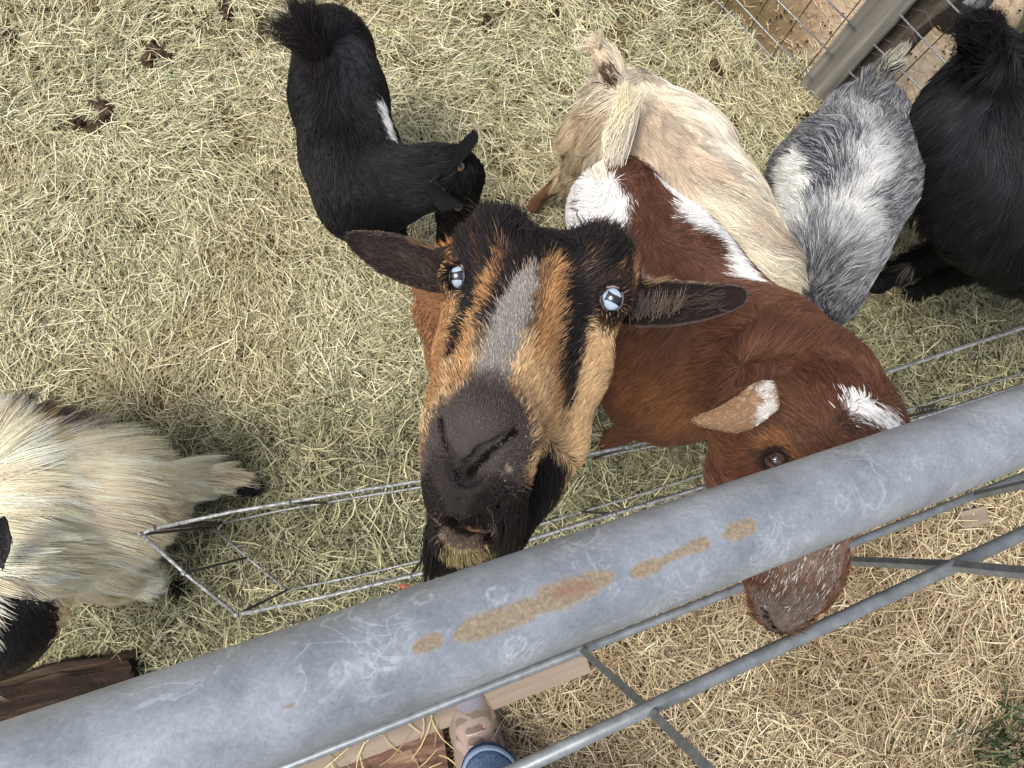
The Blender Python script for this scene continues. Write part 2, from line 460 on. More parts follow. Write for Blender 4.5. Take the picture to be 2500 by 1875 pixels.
# ------------------------------------------------------------------ ground
def gz(X, Y):
    """gentle lumps of the trodden bedding"""
    p = np.stack([X, Y, 0 * X], -1)
    return (vfbm(p, 5, 21, 3) - 0.5) * 0.05
FA, FB = P(1700, -30), P(2500, 770)            # foot line of the mesh fence
FD = nrm(FB - FA); FN = np.array([-FD[1], FD[0], 0.0])
if FN[0] < 0: FN = -FN                          # points away from the pen
def beyond(X, Y): return (X - FA[0]) * FN[0] + (Y - FA[1]) * FN[1]
GA, GB = P(-200, 1905), P(2700, 1060)            # line under the gate
GD = nrm(GB - GA); GN = np.array([-GD[1], GD[0], 0.0]) * np.sign(-GD[0] if False else 1)
if GN[1] > 0: GN = -GN                          # points to the visitor's side
def outside(X, Y): return (X - GA[0]) * GN[0] + (Y - GA[1]) * GN[1]

xs = np.concatenate([[-60, -20, -8], np.linspace(-4, 4, 161), [8, 20, 60]])
gx, gy = np.meshgrid(xs, xs, indexing='ij'); n_ = len(xs)
near = (np.hypot(gx, gy) < 5)
by = beyond(gx, gy)
hz = np.where(near, gz(gx, gy), 0) * np.clip(1 - by * 2, 0.3, 1)
V = np.stack([gx, gy, hz - 0.008], -1).reshape(-1, 3)
ii = np.arange(n_ * n_).reshape(n_, n_)
Q = np.stack([ii[:-1, :-1], ii[1:, :-1], ii[1:, 1:], ii[:-1, 1:]], -1).reshape(-1, 4)
sand = lin((188, 170, 144)); soil = lin((98, 84, 58)); bx = V.copy(); bx[:, 2] = 0
nb = vfbm(bx, 3, 4); bb = np.clip(beyond(V[:, 0], V[:, 1]) / 0.25 + (nb - 0.5) * 2 + 0.3, 0, 1)[:, None]
damp = lin((160, 134, 106)); sd_ = sand * np.clip(0.3 + (nb - 0.35) * 3, 0, 1)[:, None] + damp * (1 - np.clip(0.3 + (nb - 0.35) * 3, 0, 1)[:, None])
DIRT = attr_mat('dirt', 0.95, 0.1, noise=(60, 0.75, 1.15), bump=(180, 0.6, 0.004))
far = np.clip((np.hypot(V[:, 0] - .2, V[:, 1] - .1) - 1.7) / .5, 0, 1)[:, None]; soilc = soil * (1 - far) + lin((158, 146, 110)) * (.8 + .4 * nb[:, None]) * far
g_ = mesh_obj('ground', V, Q, DIRT, None, True, soilc * (1 - bb) + sd_ * bb)
tagit(g_, kind='structure', label='trodden brown earth and pale sandy dirt under the bedding')

# ------------------------------------------------------------------ hay and straw: ribbons with a kink, lying every way
def straw(name, label, pts, ang, L, W, col, z, tilt, curl, seed, K=3, mat=STRAW):
    r_ = np.random.default_rng(seed); n = len(pts)
    S = np.linspace(-0.5, 0.5, K)
    d = np.stack([np.cos(ang), np.sin(ang), np.tan(tilt)], -1)
    pr = np.stack([-np.sin(ang), np.cos(ang), 0 * ang], -1)
    roll = r_.normal(0, 0.5, n); wv = pr * np.cos(roll)[:, None] + np.array([0, 0, 1.0]) * np.sin(roll)[:, None]
    c = np.concatenate([pts, (z)[:, None]], 1)
    V = np.zeros((n, K, 2, 3)); cl = curl * r_.normal(size=n); cz = curl * r_.normal(size=n) * 0.4
    for k, s_ in enumerate(S):
        ctr = c + d * (L * s_)[:, None] + pr * (cl * L * (4 * s_ * s_))[:, None]
        ctr[:, 2] += cz * L * (1 - 4 * s_ * s_)
        ww = W * (1.0 if 0 < k < K - 1 else 0.6)
        V[:, k, 0] = ctr - wv * (ww / 2)[:, None]; V[:, k, 1] = ctr + wv * (ww / 2)[:, None]
    V[..., 2] = np.maximum(V[..., 2], -0.02)
    base = (np.arange(n) * K * 2)[:, None]
    Q = np.concatenate([base + np.array([2 * k, 2 * k + 1, 2 * k + 3, 2 * k + 2])[None] for k in range(K - 1)])
    colv = np.repeat(col, K * 2, 0)
    o = mesh_obj(name, V.reshape(-1, 3), Q, mat, None, False, np.clip(colv, 0.003, 0.9))
    tagit(o, label, 'hay', None, 'stuff'); return o
def pal(n, cols, wts, r_, var=0.2):
    c = np.array([lin(q) for q in cols]); i = r_.choice(len(cols), n, p=np.array(wts) / sum(wts))
    return c[i] * (1 + var * (r_.random((n, 1)) * 2 - 1)) * (1 + 0.025 * r_.normal(size=(n, 3)))
def scatter(n, x0, x1, y0, y1, r_): return np.stack([r_.uniform(x0, x1, n), r_.uniform(y0, y1, n)], 1)
def cull(p, r_):
    """keep what can be near the picture, thin out the rest"""
    q, d = proj(np.concatenate([p, np.zeros((len(p), 1))], 1))
    return ((q[:, 0] > -400) & (q[:, 0] < 2900) & (q[:, 1] > -350) & (q[:, 1] < 2250)) | ((q[:, 0] > -1300) & (q[:, 0] < 3800) & (q[:, 1] > -1200) & (q[:, 1] < 3100) & (r_.random(len(p)) < .45))

r_ = np.random.default_rng(31)
p = scatter(720000, -2.2, 2.6, -1.6, 2.2, r_); p = p[cull(p, r_)]
by = beyond(p[:, 0], p[:, 1]); ou = outside(p[:, 0], p[:, 1])
pz = np.concatenate([p, np.zeros((len(p), 1))], 1)
patch = vfbm(pz, 4, 77, 3)
keep = (by < 0.02 + (patch - 0.5) * 0.35) & (ou < 0.02)
bare = vfbm(pz, 16, 55, 3) + .13 * np.clip((p[:, 1] - .80) / .3, 0, 1); keep &= ~((bare > 0.72) & (r_.random(len(p)) < 0.7))
p, pz, patch, ou = p[keep], pz[keep], patch[keep], ou[keep]; n = len(p)
L = r_.gamma(5, 0.0062, n) + 0.008; W = r_.uniform(0.0010, 0.0024, n); lg = r_.random(n) < .04; L[lg] *= 2
flowa = vnoise(pz, 3, 5) * 6
ang = np.where(r_.random(n) < 0.4, flowa + r_.normal(0, 0.5, n), r_.uniform(0, math.pi, n))
col = pal(n, [(210, 203, 166), (188, 183, 146), (232, 226, 194), (152, 147, 112), (138, 140, 108), (100, 91, 66), (194, 180, 142)], [5, 5, 3.4, 3.4, 3.4, 1.5, 1.5], r_)
warm = np.clip((patch - 0.45) * 4, 0, 1)[:, None]; col = col * (1 - 0.18 * warm) + 0.18 * warm * lin((170, 138, 92))
z = gz(p[:, 0], p[:, 1]) + r_.random(n) ** 1.5 * 0.021
straw('hay_bedding', 'pale green chopped hay spread over the pen floor', p, ang, L, W, col, z, r_.normal(0, 0.13, n), 0.05, 1)

# thick fresh hay around the rack
RK = [P(345, 1310, 0.1), P(700, 1215, 0.1), P(1400, 1130, 0.1), P(2600, 800, 0.1), P(2650, 1000, 0.1), P(1500, 1290, 0.1), P(700, 1500, 0.1)]
def band(p, a, b, wd):
    a = a[:2]; b = b[:2]; ab = b - a; t = np.clip((p - a) @ ab / (ab @ ab), -0.05, 1.0); return np.linalg.norm(p - a - t[:, None] * ab, axis=1) / wd
ha, hb = P(560, 1370), P(2600, 880)
p = scatter(220000, -1.3, 2.0, -0.9, 0.9, r_); b = band(p, ha, hb, 0.26)
pz = np.concatenate([p, np.zeros((len(p), 1))], 1); b += (vfbm(pz, 6, 13) - 0.5) * 0.6
k = (b < 1.0 + 0.35 * r_.random(len(b))) & (r_.random(len(b)) < 1.5 - b) & cull(p, r_) & (outside(p[:, 0], p[:, 1]) < 0.03); p, b = p[k], b[k]; n = len(p)
mound = np.clip(1 - b ** 2, 0, 1) * 0.07
L = r_.gamma(5, 0.011, n) + 0.012; W = r_.uniform(0.0012, 0.0026, n)
ang = r_.uniform(0, math.pi, n)
col = pal(n, [(160, 156, 124), (142, 140, 108), (186, 181, 144), (116, 115, 86), (208, 199, 158), (66, 62, 46)], [5, 5, 3, 4, 1.6, 3], r_)  # green hay, darkened so its colour carries the leaning visitor's shade
z = gz(p[:, 0], p[:, 1]) + mound * (0.4 + 0.6 * r_.random(n)) + r_.random(n) * 0.02
straw('hay_pile', 'long fresh green hay heaped under the wire hay rack', p, ang, L, W, col, z, r_.normal(0, 0.22, n), 0.17, 2, K=5)

# golden straw on the visitor's side
p = scatter(200000, -1.6, 2.4, -1.7, 0.9, r_); k = cull(p, r_) & (outside(p[:, 0], p[:, 1]) > -0.03) & (beyond(p[:, 0], p[:, 1]) < 0.1); p = p[k]; n = len(p)
pz = np.concatenate([p, np.zeros((len(p), 1))], 1); patch = vfbm(pz, 5, 91, 3)
L = r_.gamma(4, 0.012, n) + 0.012; W = r_.uniform(0.0011, 0.0026, n)
ang = r_.uniform(0, math.pi, n)
col = pal(n, [(214, 198, 162), (196, 178, 142), (232, 220, 188), (162, 142, 112), (124, 106, 84), (178, 170, 136)], [5, 5, 2.5, 4, 3, 2], r_)
dk = np.clip((patch - 0.42) * 4, 0, 1)[:, None]; col = col * (1 - 0.45 * dk) + 0.45 * dk * lin((118, 94, 70))
z = gz(p[:, 0], p[:, 1]) + r_.random(n) ** 1.5 * 0.025
straw('straw_litter', 'dry golden straw on the visitor side of the gate', p, ang, L, W, col, z, r_.normal(0, 0.16, n), 0.10, 3, K=4)
# ------------------------------------------------------------------ gate: thick top pipe, thin tube panel
def pipe_mesh(A, B, r, nl, nc):
    A, B = np.asarray(A), np.asarray(B); t = nrm(B - A); u = nrm(np.cross(t, [0, 0, 1.0])); v = np.cross(u, t)
    s = np.linspace(0, 1, nl); q = np.linspace(0, 2 * np.pi, nc, endpoint=False)
    V = A + (B - A) * s[:, None, None] + r * (np.cos(q)[None, :, None] * u + np.sin(q)[None, :, None] * v)
    V = V.reshape(-1, 3); ii = np.arange(nl * nc).reshape(nl, nc); jj = np.roll(ii, -1, 1)
    Q = np.stack([ii[:-1], jj[:-1], jj[1:], ii[1:]], -1).reshape(-1, 4)
    return V, Q
pa, pb = PD(-250, 2010, 0.265), PD(2900, 880, 0.70)
# 1/depth runs linearly along the pipe in the picture
def pipe_pt(x):
    inv = 1 / 0.345 + (1 / 0.520 - 1 / 0.345) * (x - 746) / (2295 - 746); d = 1 / inv
    return PD(x, 1675 + (1112 - 1675) * (x - 746) / (2295 - 746), d)
pa, pb = pipe_pt(-900), pipe_pt(3300)
GATE = empty('gate', tuple((pa + pb) / 2 * np.array([1, 1, 0])), 'galvanized steel gate with a thick scuffed top pipe across the foreground', 'gate')
PR = 0.0292
m, t, b = newmat('galvanized pipe')
tc = t.nodes.new('ShaderNodeTexCoord')
def N(kind, **kw):
    n = t.nodes.new(kind)
    for k, v in kw.items():
        if hasattr(n, k): setattr(n, k, v)
        else: n.inputs[k].default_value = v
    return n
def ramp(src, stops):
    cr = N('ShaderNodeValToRGB'); e = cr.color_ramp.elements
    while len(e) < len(stops): e.new(0.5)
    for q, (p_, c_) in zip(e, stops): q.position = p_; q.color = (*c_, 1) if len(c_) == 3 else c_
    t.links.new(src, cr.inputs[0]); return cr.outputs[0]
def mixc(a, b_, f, mode='MIX'):
    mx = N('ShaderNodeMix', data_type='RGBA', blend_type=mode)
    for s_, q in ((6, a), (7, b_), (0, f)):
        if hasattr(q, 'links'): t.links.new(q, mx.inputs[s_])
        else: mx.inputs[s_].default_value = q if s_ == 0 else (*q, 1)
    return mx.outputs[2]
n1 = N('ShaderNodeTexNoise', Scale=22.0, Detail=8.0, Roughness=0.7); t.links.new(tc.outputs['Object'], n1.inputs['Vector'])
n2 = N('ShaderNodeTexNoise', Scale=420.0, Detail=4.0, Roughness=0.7); t.links.new(tc.outputs['Object'], n2.inputs['Vector'])
basec = ramp(n1.outputs['Fac'], [(0.3, tuple(lin((120, 127, 136)))), (0.7, tuple(lin((164, 171, 181))))])
fine = ramp(n2.outputs['Fac'], [(0.3, (0.82,) * 3), (0.7, (1.12,) * 3)])
c0 = mixc(basec, fine, 1.0, 'MULTIPLY')
# wandering white zinc-bloom lines: thin bands of a distorted noise
def bloom(scale, dist, lo, wid, maskscale, mlo, seed):
    mp = N('ShaderNodeMapping'); mp.inputs['Location'].default_value = (seed, seed * 2, seed * 3); t.links.new(tc.outputs['Object'], mp.inputs['Vector'])
    nz = N('ShaderNodeTexNoise', Scale=scale, Detail=5.0, Roughness=0.55, Distortion=dist); t.links.new(mp.outputs[0], nz.inputs['Vector'])
    ln = ramp(nz.outputs['Fac'], [(lo - wid, (0, 0, 0)), (lo, (1, 1, 1)), (lo + wid * 1.2, (0, 0, 0))])
    mk = N('ShaderNodeTexNoise', Scale=maskscale, Detail=3.0); t.links.new(mp.outputs[0], mk.inputs['Vector'])
    mm = ramp(mk.outputs['Fac'], [(mlo, (0, 0, 0)), (mlo + 0.1, (1, 1, 1))])
    return mixc(ln, mm, 1.0, 'MULTIPLY')
b1 = bloom(30, 1.2, 0.52, 0.022, 16, 0.53, 3.1); b2 = bloom(75, 0.8, 0.50, 0.04, 20, 0.55, 7.7)
c1 = mixc(c0, tuple(lin((205, 212, 220))), mixc(b1, (0.42,) * 3, 1.0, 'MULTIPLY'))
c2 = mixc(c1, tuple(lin((200, 208, 216))), mixc(b2, (0.35,) * 3, 1.0, 'MULTIPLY'))
ar = N('ShaderNodeAttribute', attribute_name='ring'); rn = N('ShaderNodeMath', operation='MULTIPLY'); 
t.links.new(ar.outputs['Fac'], rn.inputs[0]); rs = ramp(n2.outputs['Fac'], [(0.35, (0.25,) * 3), (0.6, (1,) * 3)]); t.links.new(rs, rn.inputs[1])
c3 = mixc(c2, tuple(lin((214, 220, 226))), rn.outputs[0])
at = N('ShaderNodeAttribute', attribute_name='rust')
ad = N('ShaderNodeMath', operation='MULTIPLY_ADD'); t.links.new(n2.outputs['Fac'], ad.inputs[0]); ad.inputs[1].default_value = 0.6; ad.inputs[2].default_value = -0.3
sm = N('ShaderNodeMath', operation='ADD'); t.links.new(at.outputs['Fac'], sm.inputs[0]); t.links.new(ad.outputs[0], sm.inputs[1])
rf = ramp(sm.outputs[0], [(0.10, (0, 0, 0)), (0.34, (0.22,) * 3), (0.56, (0.66,) * 3), (0.85, (0.9,) * 3)])
rustc = ramp(n2.outputs['Fac'], [(0.25, tuple(lin((104, 92, 74)))), (0.5, tuple(lin((134, 118, 94)))), (0.75, tuple(lin((166, 150, 122))))])
ro = N('ShaderNodeAttribute', attribute_name='orange'); rustc = mixc(rustc, tuple(lin((130, 84, 62))), ro.outputs['Fac'])
c4 = mixc(c3, rustc, rf)
t.links.new(c4, b.inputs['Base Color'])
mt = ramp(rf, [(0, (0.30,) * 3), (1, (0.0,) * 3)]); t.links.new(mt, b.inputs['Metallic'])
rg = ramp(n1.outputs['Fac'], [(0.3, (0.42,) * 3), (0.7, (0.58,) * 3)]); t.links.new(mixc(rg, (0.9,) * 3, rf), b.inputs['Roughness'])
bp = N('ShaderNodeBump', Strength=0.25, Distance=0.0006); t.links.new(n2.outputs['Fac'], bp.inputs['Height']); t.links.new(bp.outputs[0], b.inputs['Normal'])
PIPEMAT = m
def pipe_hit(px, py):
    d = nrm(R @ cray(px, py)); t_ = nrm(pb - pa); w0 = CAM - pa
    dp = d - t_ * d.dot(t_); wp = w0 - t_ * w0.dot(t_)
    A_, B_, C_ = dp @ dp, 2 * dp @ wp, wp @ wp - PR ** 2; D_ = B_ * B_ - 4 * A_ * C_
    s_ = (-B_ - math.sqrt(max(D_, 0))) / (2 * A_); return CAM + d * s_
s0, s1 = pipe_pt(-900), pipe_pt(3300)
V, Q = pipe_mesh(pa, pb, PR, 900, 110)
rust = np.zeros(len(V)); orange = np.zeros(len(V)); ring = np.zeros(len(V)); nv = vfbm(V, 130, 5, 3) - 0.5
for a_, b_, rp in [((1118, 1552), (1125, 1548), 14), ((1150, 1538), (1290, 1488), 28), ((1140, 1543), (1200, 1520), 24), ((1290, 1490), (1340, 1468), 20), ((1340, 1462), (1440, 1425), 32), ((1440, 1425), (1478, 1412), 20), ((1478, 1410), (1492, 1404), 11),
                   ((1018, 1582), (1032, 1576), 14), ((1032, 1576), (1066, 1564), 17), ((1548, 1400), (1560, 1396), 12), ((1565, 1392), (1600, 1380), 17), ((1600, 1378), (1640, 1360), 9), ((1640, 1358), (1700, 1332), 13), ((1695, 1335), (1722, 1324), 16),
                   ((1768, 1308), (1785, 1302), 8), ((1788, 1300), (1832, 1284), 19), ((690, 1725), (720, 1715), 4)]:
    A_, B_ = pipe_hit(*a_), pipe_hit(*b_); rm = rp * proj(A_)[1] / FPX
    rust = np.maximum(rust, np.clip((rm - seg_dist(V, [A_, B_]) + nv * rm * 0.5) / (rm * 0.85) + 0.5, 0, 1))
A_, B_ = pipe_hit(1360, 1450), pipe_hit(1430, 1430); orange = np.clip(1 - seg_dist(V, [A_, B_]) / 0.005, 0, 1) * 0.7
for (x_, y_, rp) in [(1255, 1580, 30), (2055, 1228, 28), (2120, 1245, 18), (1215, 1450, 26), (1450, 1610, 18), (1500, 1440, 22), (2210, 1160, 26), (2330, 1190, 20), (2400, 1080, 24), (2450, 1110, 22), (1030, 1455, 30), (830, 1640, 40), (690, 1485, 10), (2240, 1130, 30), (1840, 1360, 16), (1970, 1310, 20)]:
    A_ = pipe_hit(x_, y_); rm = rp * (.55 + .6 * ((x_ * 7 + y_) % 10) / 10) * proj(A_)[1] / FPX; d_ = np.linalg.norm(V - A_, axis=1) + nv * rm * 1.1
    ring = np.maximum(ring, np.exp(-((d_ - rm) / (rm * 0.16)) ** 2) * (0.4 + 0.9 * vnoise(V, 90, 3)))
    ring = np.maximum(ring, np.clip(1 - d_ / rm, 0, 1) * 0.25)
mesh_obj('top_pipe', V, Q, PIPEMAT, GATE, True, None, dict(rust=rust, orange=orange, ring=np.clip(ring, 0, 1) * 0.5))
TUBE = noise_mat('zinc tube', lin((108, 113, 118)), lin((158, 164, 169)), 45, 0.45, 0.5, 0.4, bump=0.1, dist=0.0003, c3=lin((134, 139, 144)), lo=.25, hi=.75)
Z3, Z2 = 0.72, 0.31
r2 = lambda x: P(x, 1875 - 0.394 * (x - 690), Z2)
r3 = lambda x: P(x, 1872 - 0.467 * (x - 1278), Z3)
MB().tube([r2(-300), r2(700), r2(1500), r2(2900)], 0.0080, 14).build('lower_rail', TUBE, GATE)
MB().tube([r3(200), r3(1500), r3(3000)], 0.0086, 14).build('middle_rail', TUBE, GATE)
for x2, x3, y3 in ((1421, 1591, 1765), (1985, 2330, 1406), (2380, 2760, 1160)):
    a_ = r2(x2); b_ = P(x3, y3, Z3) if x3 < 2700 else P(x3, 1148, Z3)
    a_[2] += 0.006; e_ = b_ + (b_ - a_) * 1.0
    dn = nrm(b_ - a_); off = np.array([0, 0.012, -0.004])
    MB().tube([a_, b_ + off, e_ + off], 0.0074, 4).build('upright_bar', TUBE, GATE, smooth=False)
for x in (1421, 1985):
    q = r2(x); MB().tube([q + [-.010, 0, 0], q + [.0, .0, .004], q + [.010, 0, 0]], [0.006, 0.0115, 0.006], 10).build('weld', TUBE, GATE)
# ------------------------------------------------------------------ the goat looking up into the camera
lo = np.array([-0.30, -0.32, -0.02]); 
g = Goat((-0.16, -0.17, -0.01), (0.25, 0.27, 1.16), 0.003)
S = g.S
def D(px, py, d): return PD(px, py, d)
k = 0.018
# body: rearing behind and below the head
S.chain([(D(1300, 700, .74), .060), (D(1212, 652, .86), .088), (D(1200, 735, 1.0), .100), (P(1225, 850, .42), .12), (P(1235, 950, .30), .10)], 0.04)
S.cap(P(1180, 930, .30), P(1170, 960, 0.14), .05, .022, .03); S.cap(P(1170, 960, .14), P(1170, 1000, 0.0), .022, .018, .01)
S.cap(P(1290, 930, .30), P(1320, 960, 0.14), .05, .022, .03); S.cap(P(1320, 960, .14), P(1320, 1000, 0.0), .022, .018, .01)
S.chain([(D(1160, 800, 1.0), .045), (P(1150, 1010, .47), .022), (P(1170, 1100, .43), .018)], .03)
S.chain([(D(1300, 830, 1.0), .045), (P(1290, 1000, .47), .022), (P(1270, 1090, .43), .018)], .03)
# head
S.cap(D(1325, 735, .685), D(1300, 760, .67), .064, .064, k)
S.cap(D(1222, 582, .655), D(1205, 625, .640), .026, .026, k); S.cap(D(1462, 628, .668), D(1452, 665, .65), .028, .028, k); S.cap(D(1505, 660, .665), D(1490, 690, .66), .020, .022, k)
S.cap(D(1335, 685, .660), D(1300, 745, .640), .040, .040, k)
S.cap(D(1168, 660, .640), D(1170, 720, .645), .027, .026, k); S.cap(D(1455, 690, .645), D(1450, 740, .650), .028, .028, k)
S.cap(D(1275, 760, .625), D(1185, 1030, .545), .036, .032, k)       # nasal bridge
S.cap(D(1240, 780, .640), D(1150, 1000, .575), .040, .030, k)
S.cap(D(1345, 800, .655), D(1230, 1060, .580), .044, .034, k)
S.cap(D(1172, 1050, .532), D(1160, 1160, .530), .0385, .0375, .014)   # muzzle
S.cap(D(1172, 1060, .510), D(1130, 1165, .505), .020, .016, .012)    # nose top
S.cap(D(1098, 1060, .530), D(1108, 1210, .530), .018, .021, .012); S.cap(D(1240, 1070, .532), D(1200, 1220, .530), .021, .023, .012)
S.cap(D(1110, 1225, .520), D(1160, 1228, .522), .018, .018, .008)    # upper lip
S.cap(D(1100, 1308, .545), D(1150, 1312, .545), .012, .013, .006)   # lower lip
S.cap(D(1120, 1320, .560), D(1200, 1290, .570), .018, .025, .012)
S.chain([(D(1180, 1285, .585), .024), (D(1335, 1075, .635), .030), (D(1378, 885, .665), .038), (D(1400, 800, .67), .032)], .02)   # jaw, left side of the goat
S.cap(D(1195, 1262, .590), D(1285, 1170, .612), .030, .030, .015)
S.chain([(D(1120, 1285, .585), .022), (D(1130, 1075, .610), .026), (D(1150, 900, .64), .028)], .02)
S.chain([(D(1178, 870, .620), .032), (D(1135, 985, .575), .026)], k)
S.cap(D(1165, 770, .635), D(1160, 840, .63), .028, .030, k)
# ear roots
S.cap(D(1150, 650, .665), D(1085, 640, .680), .022, .014, .012); S.cap(D(1470, 690, .67), D(1540, 725, .685), .026, .017, .012)
# eye sockets, nostrils, mouth
EL, ER = D(1120, 676, .634), D(1494, 730, .630)
er = 0.0145
S.ell(EL + (CAM - EL) * 0.012, (er * 1.25,) * 3, None, .006); S.ell(ER + (CAM - ER) * 0.006, (er * 1.3,) * 3, None, .006)   # lids
eyeL = EL + nrm(CAM - EL) * 0.0085; eyeR = ER + nrm(CAM - ER) * 0.008
S.ell(eyeL + nrm(CAM - EL) * .012, (.0088, .0115, .012), None, .002, 's')
S.ell(eyeR + nrm(CAM - ER) * .012, (.0090, .0108, .012), None, .002, 's')
cuts = [([(1073, 1020), (1083, 1070), (1102, 1130), (1118, 1172)], [.0030, .0038, .0050, .0055]), ([(1258, 1052), (1225, 1080), (1185, 1112), (1148, 1156), (1135, 1178)], [.0028, .0046, .0082, .0095, .0050]),
        ([(1127, 1185), (1125, 1225), (1124, 1262)], [.0016, .0014, .0012]), ([(1098, 1272), (1125, 1284), (1158, 1280), (1180, 1262)], [.004, .0095, .009, .004]), ([(1180, 1262), (1225, 1230), (1255, 1190)], [.003, .0022, .0016])]
NOS = []
for pts, rr in cuts:
    hp = [S.hit(*q) for q in pts]
    S.chain([(q + nrm(q - CAM) * r_c * 0.5, r_c) for q, r_c in zip(hp, rr)], .0025, 1, 's'); NOS.append((hp, rr))
# coat colours, with dark shade painted into the nostrils and mouth
g.base = lin((150, 108, 76)); g.edge = 160; g.cjit = .003
tan = (208, 176, 134); tan2 = (176, 134, 90); blk = (34, 30, 31); grey = (150, 144, 138); dmuz = (78, 71, 69)
g.paint((166, 126, 88), [(1200, 740)], 400, 60)
g.paint(tan, [(1160, 860), (1120, 960), (1080, 1000)], 90, 30)
g.paint(tan, [(1430, 840), (1410, 1000), (1360, 1120), (1310, 1220)], 110, 30)
g.paint(tan, [(1280, 870), (1300, 980), (1300, 1080)], 90, 30)
g.paint((150, 112, 78), [(1355, 800), (1350, 960)], 50, 60, .6)
g.paint(blk, [(1180, 565), (1210, 545), (1250, 600), (1330, 600), (1400, 590), (1490, 570)], 95, 24)
g.paint(blk, [(1160, 590), (1150, 670), (1140, 755), (1120, 850)], 38, 12)
g.paint(blk, [(1120, 850), (1100, 930)], 10, 12, .7)
g.paint(blk, [(1500, 600), (1500, 660)], 60, 20); g.paint(blk, [(1300, 620), (1400, 680), (1420, 640)], 60, 24)
g.paint(blk, [(1425, 600), (1415, 660), (1415, 720)], 66, 24); g.paint(blk, [(1415, 720), (1400, 800), (1388, 880), (1376, 970)], 42, 26)
g.paint((70, 54, 42), [(1375, 960), (1365, 1040)], 22, 34, .7)
g.paint((170, 124, 80), [(1230, 612), (1204, 675)], 11, 10, .85); g.paint((176, 132, 88), [(1196, 690), (1164, 775)], 16, 12, .9); g.paint((186, 144, 98), [(1160, 775), (1128, 880), (1110, 940)], 22, 16, .9)
g.paint((186, 142, 96), [(1352, 650), (1338, 720), (1330, 800), (1310, 880)], 24, 26, .9)
g.paint((160, 120, 82), [(1470, 556), (1430, 660)], 9, 16, .8); g.paint((150, 110, 74), [(1520, 640), (1505, 690)], 9, 12, .8)
g.paint((140, 94, 60), [(1180, 560), (1168, 640)], 8, 14, .7)
g.paint((40, 33, 32), [(1270, 610), (1248, 660), (1222, 720), (1190, 790)], 30, 22); g.paint((58, 48, 44), [(1190, 790), (1168, 860)], 16, 20, .8)
g.paint((60, 48, 42), [(1310, 680), (1290, 800)], 24, 26, .8)
g.paint(grey, [(1296, 652), (1284, 690)], 15, 10, 1, .3); g.paint(grey, [(1282, 690), (1262, 740), (1232, 810), (1205, 900), (1190, 960)], 34, 14, 1, .3)
g.paint(grey, [(1255, 750), (1226, 830), (1200, 900)], 44, 16, 1, .3)
g.paint((112, 104, 100), [(1198, 930)], 58, 30, .95, .3); g.paint((92, 85, 81), [(1185, 985)], 92, 36, .95, .3)
g.paint(dmuz, [(1170, 1085), (1150, 1170)], 156, 44, 1, .3); g.paint(dmuz, [(1170, 1030), (1110, 1030), (1235, 1040)], 66, 26, 1, .3); g.paint((54, 48, 48), [(1080, 1180), (1130, 1240), (1200, 1240)], 90, 30, 1, .3)
g.paint((84, 78, 76), [(1170, 1020), (1160, 1100)], 50, 60, .5, .3)
g.paint((30, 26, 26), [(1325, 1140), (1300, 1220), (1250, 1290), (1200, 1350)], 62, 24)
g.paint((30, 26, 26), [(1040, 1240), (1055, 1340)], 50, 20)
g.paint((16, 12, 12), [(1074, 1022), (1083, 1070), (1102, 1130), (1118, 1172)], 8, 5, 1, .3); g.paint((12, 9, 9), [(1256, 1054), (1225, 1082), (1185, 1112), (1148, 1156)], 12, 6, 1, .3)  # nostril slits painted darker: shade of the recess put into the colour
g.strokes.append((lin((30, 26, 27)), [D(1060, 1300, .565), D(1110, 1310, .57), D(1200, 1290, .585), D(1240, 1250, .60)], .036, .008, 1, .3))
g.strokes.append((lin((32, 28, 28)), [D(1320, 1160, .60), D(1290, 1220, .59), D(1230, 1290, .58)], .026, .010, 1, .3))
g.strokes.append((lin((22, 18, 18)), [D(1100, 1270, .545), D(1165, 1270, .545)], .020, .006, 1, .2))
g.paint((32, 28, 28), [(1040, 1220), (1060, 1280), (1090, 1360)], 60, 14)
g.paint((32, 28, 28), [(1210, 1240), (1230, 1300), (1210, 1370)], 60, 20)
g.paint((176, 160, 116), [(1110, 1352), (1170, 1352)], 32, 14, .95)
g.paint((104, 90, 80), [(1072, 1255), (1082, 1300), (1120, 1328), (1165, 1324), (1195, 1290)], 17, 6, 1, .3)
g.paint((150, 134, 112), [(1066, 1262), (1078, 1310), (1120, 1340), (1170, 1334)], 5, 5, .8, 1.5)
g.paint((20, 14, 14), [(1105, 1280), (1155, 1280)], 14, 5, 1, .2)  # mouth hole painted near black to read as a shaded opening
g.paint((32, 28, 28), [(1295, 1180), (1275, 1225), (1250, 1260)], 40, 14, 1, .3); g.paint((32, 28, 28), [(1050, 1225), (1062, 1250)], 26, 10, 1, .3); g.strokes.append((lin((24, 18, 17)), [D(1110, 1276, .512), D(1168, 1270, .512)], .0115, .003, 1, .1))
g.paint((222, 184, 134), [(1118, 725), (1112, 770)], 14, 12, .8); g.paint((222, 184, 134), [(1512, 770), (1492, 805)], 18, 14, .8)
g.paint((190, 170, 150), [(1238, 1140), (1245, 1150)], 6, 3, .9, 1.4); g.paint((190, 170, 150), [(1226, 1160)], 5, 3, .9, 1.4)
g.strokes.append((lin((48, 40, 36)), [EL], .0235, .005, 1, .2)); g.strokes.append((lin((60, 48, 40)), [ER], .0265, .006, 1, .2))
g.strokes.append((lin((24, 18, 18)), [EL + (CAM - EL) * .02], .0165, .003, 1, .1)); g.strokes.append((lin((24, 18, 18)), [ER + (CAM - ER) * .02], .0165, .003, 1, .1))
g.strokes.append((lin((196, 138, 84)), [D(1140, 540, .80), D(1110, 590, .80)], .05, .02, .9, .2))
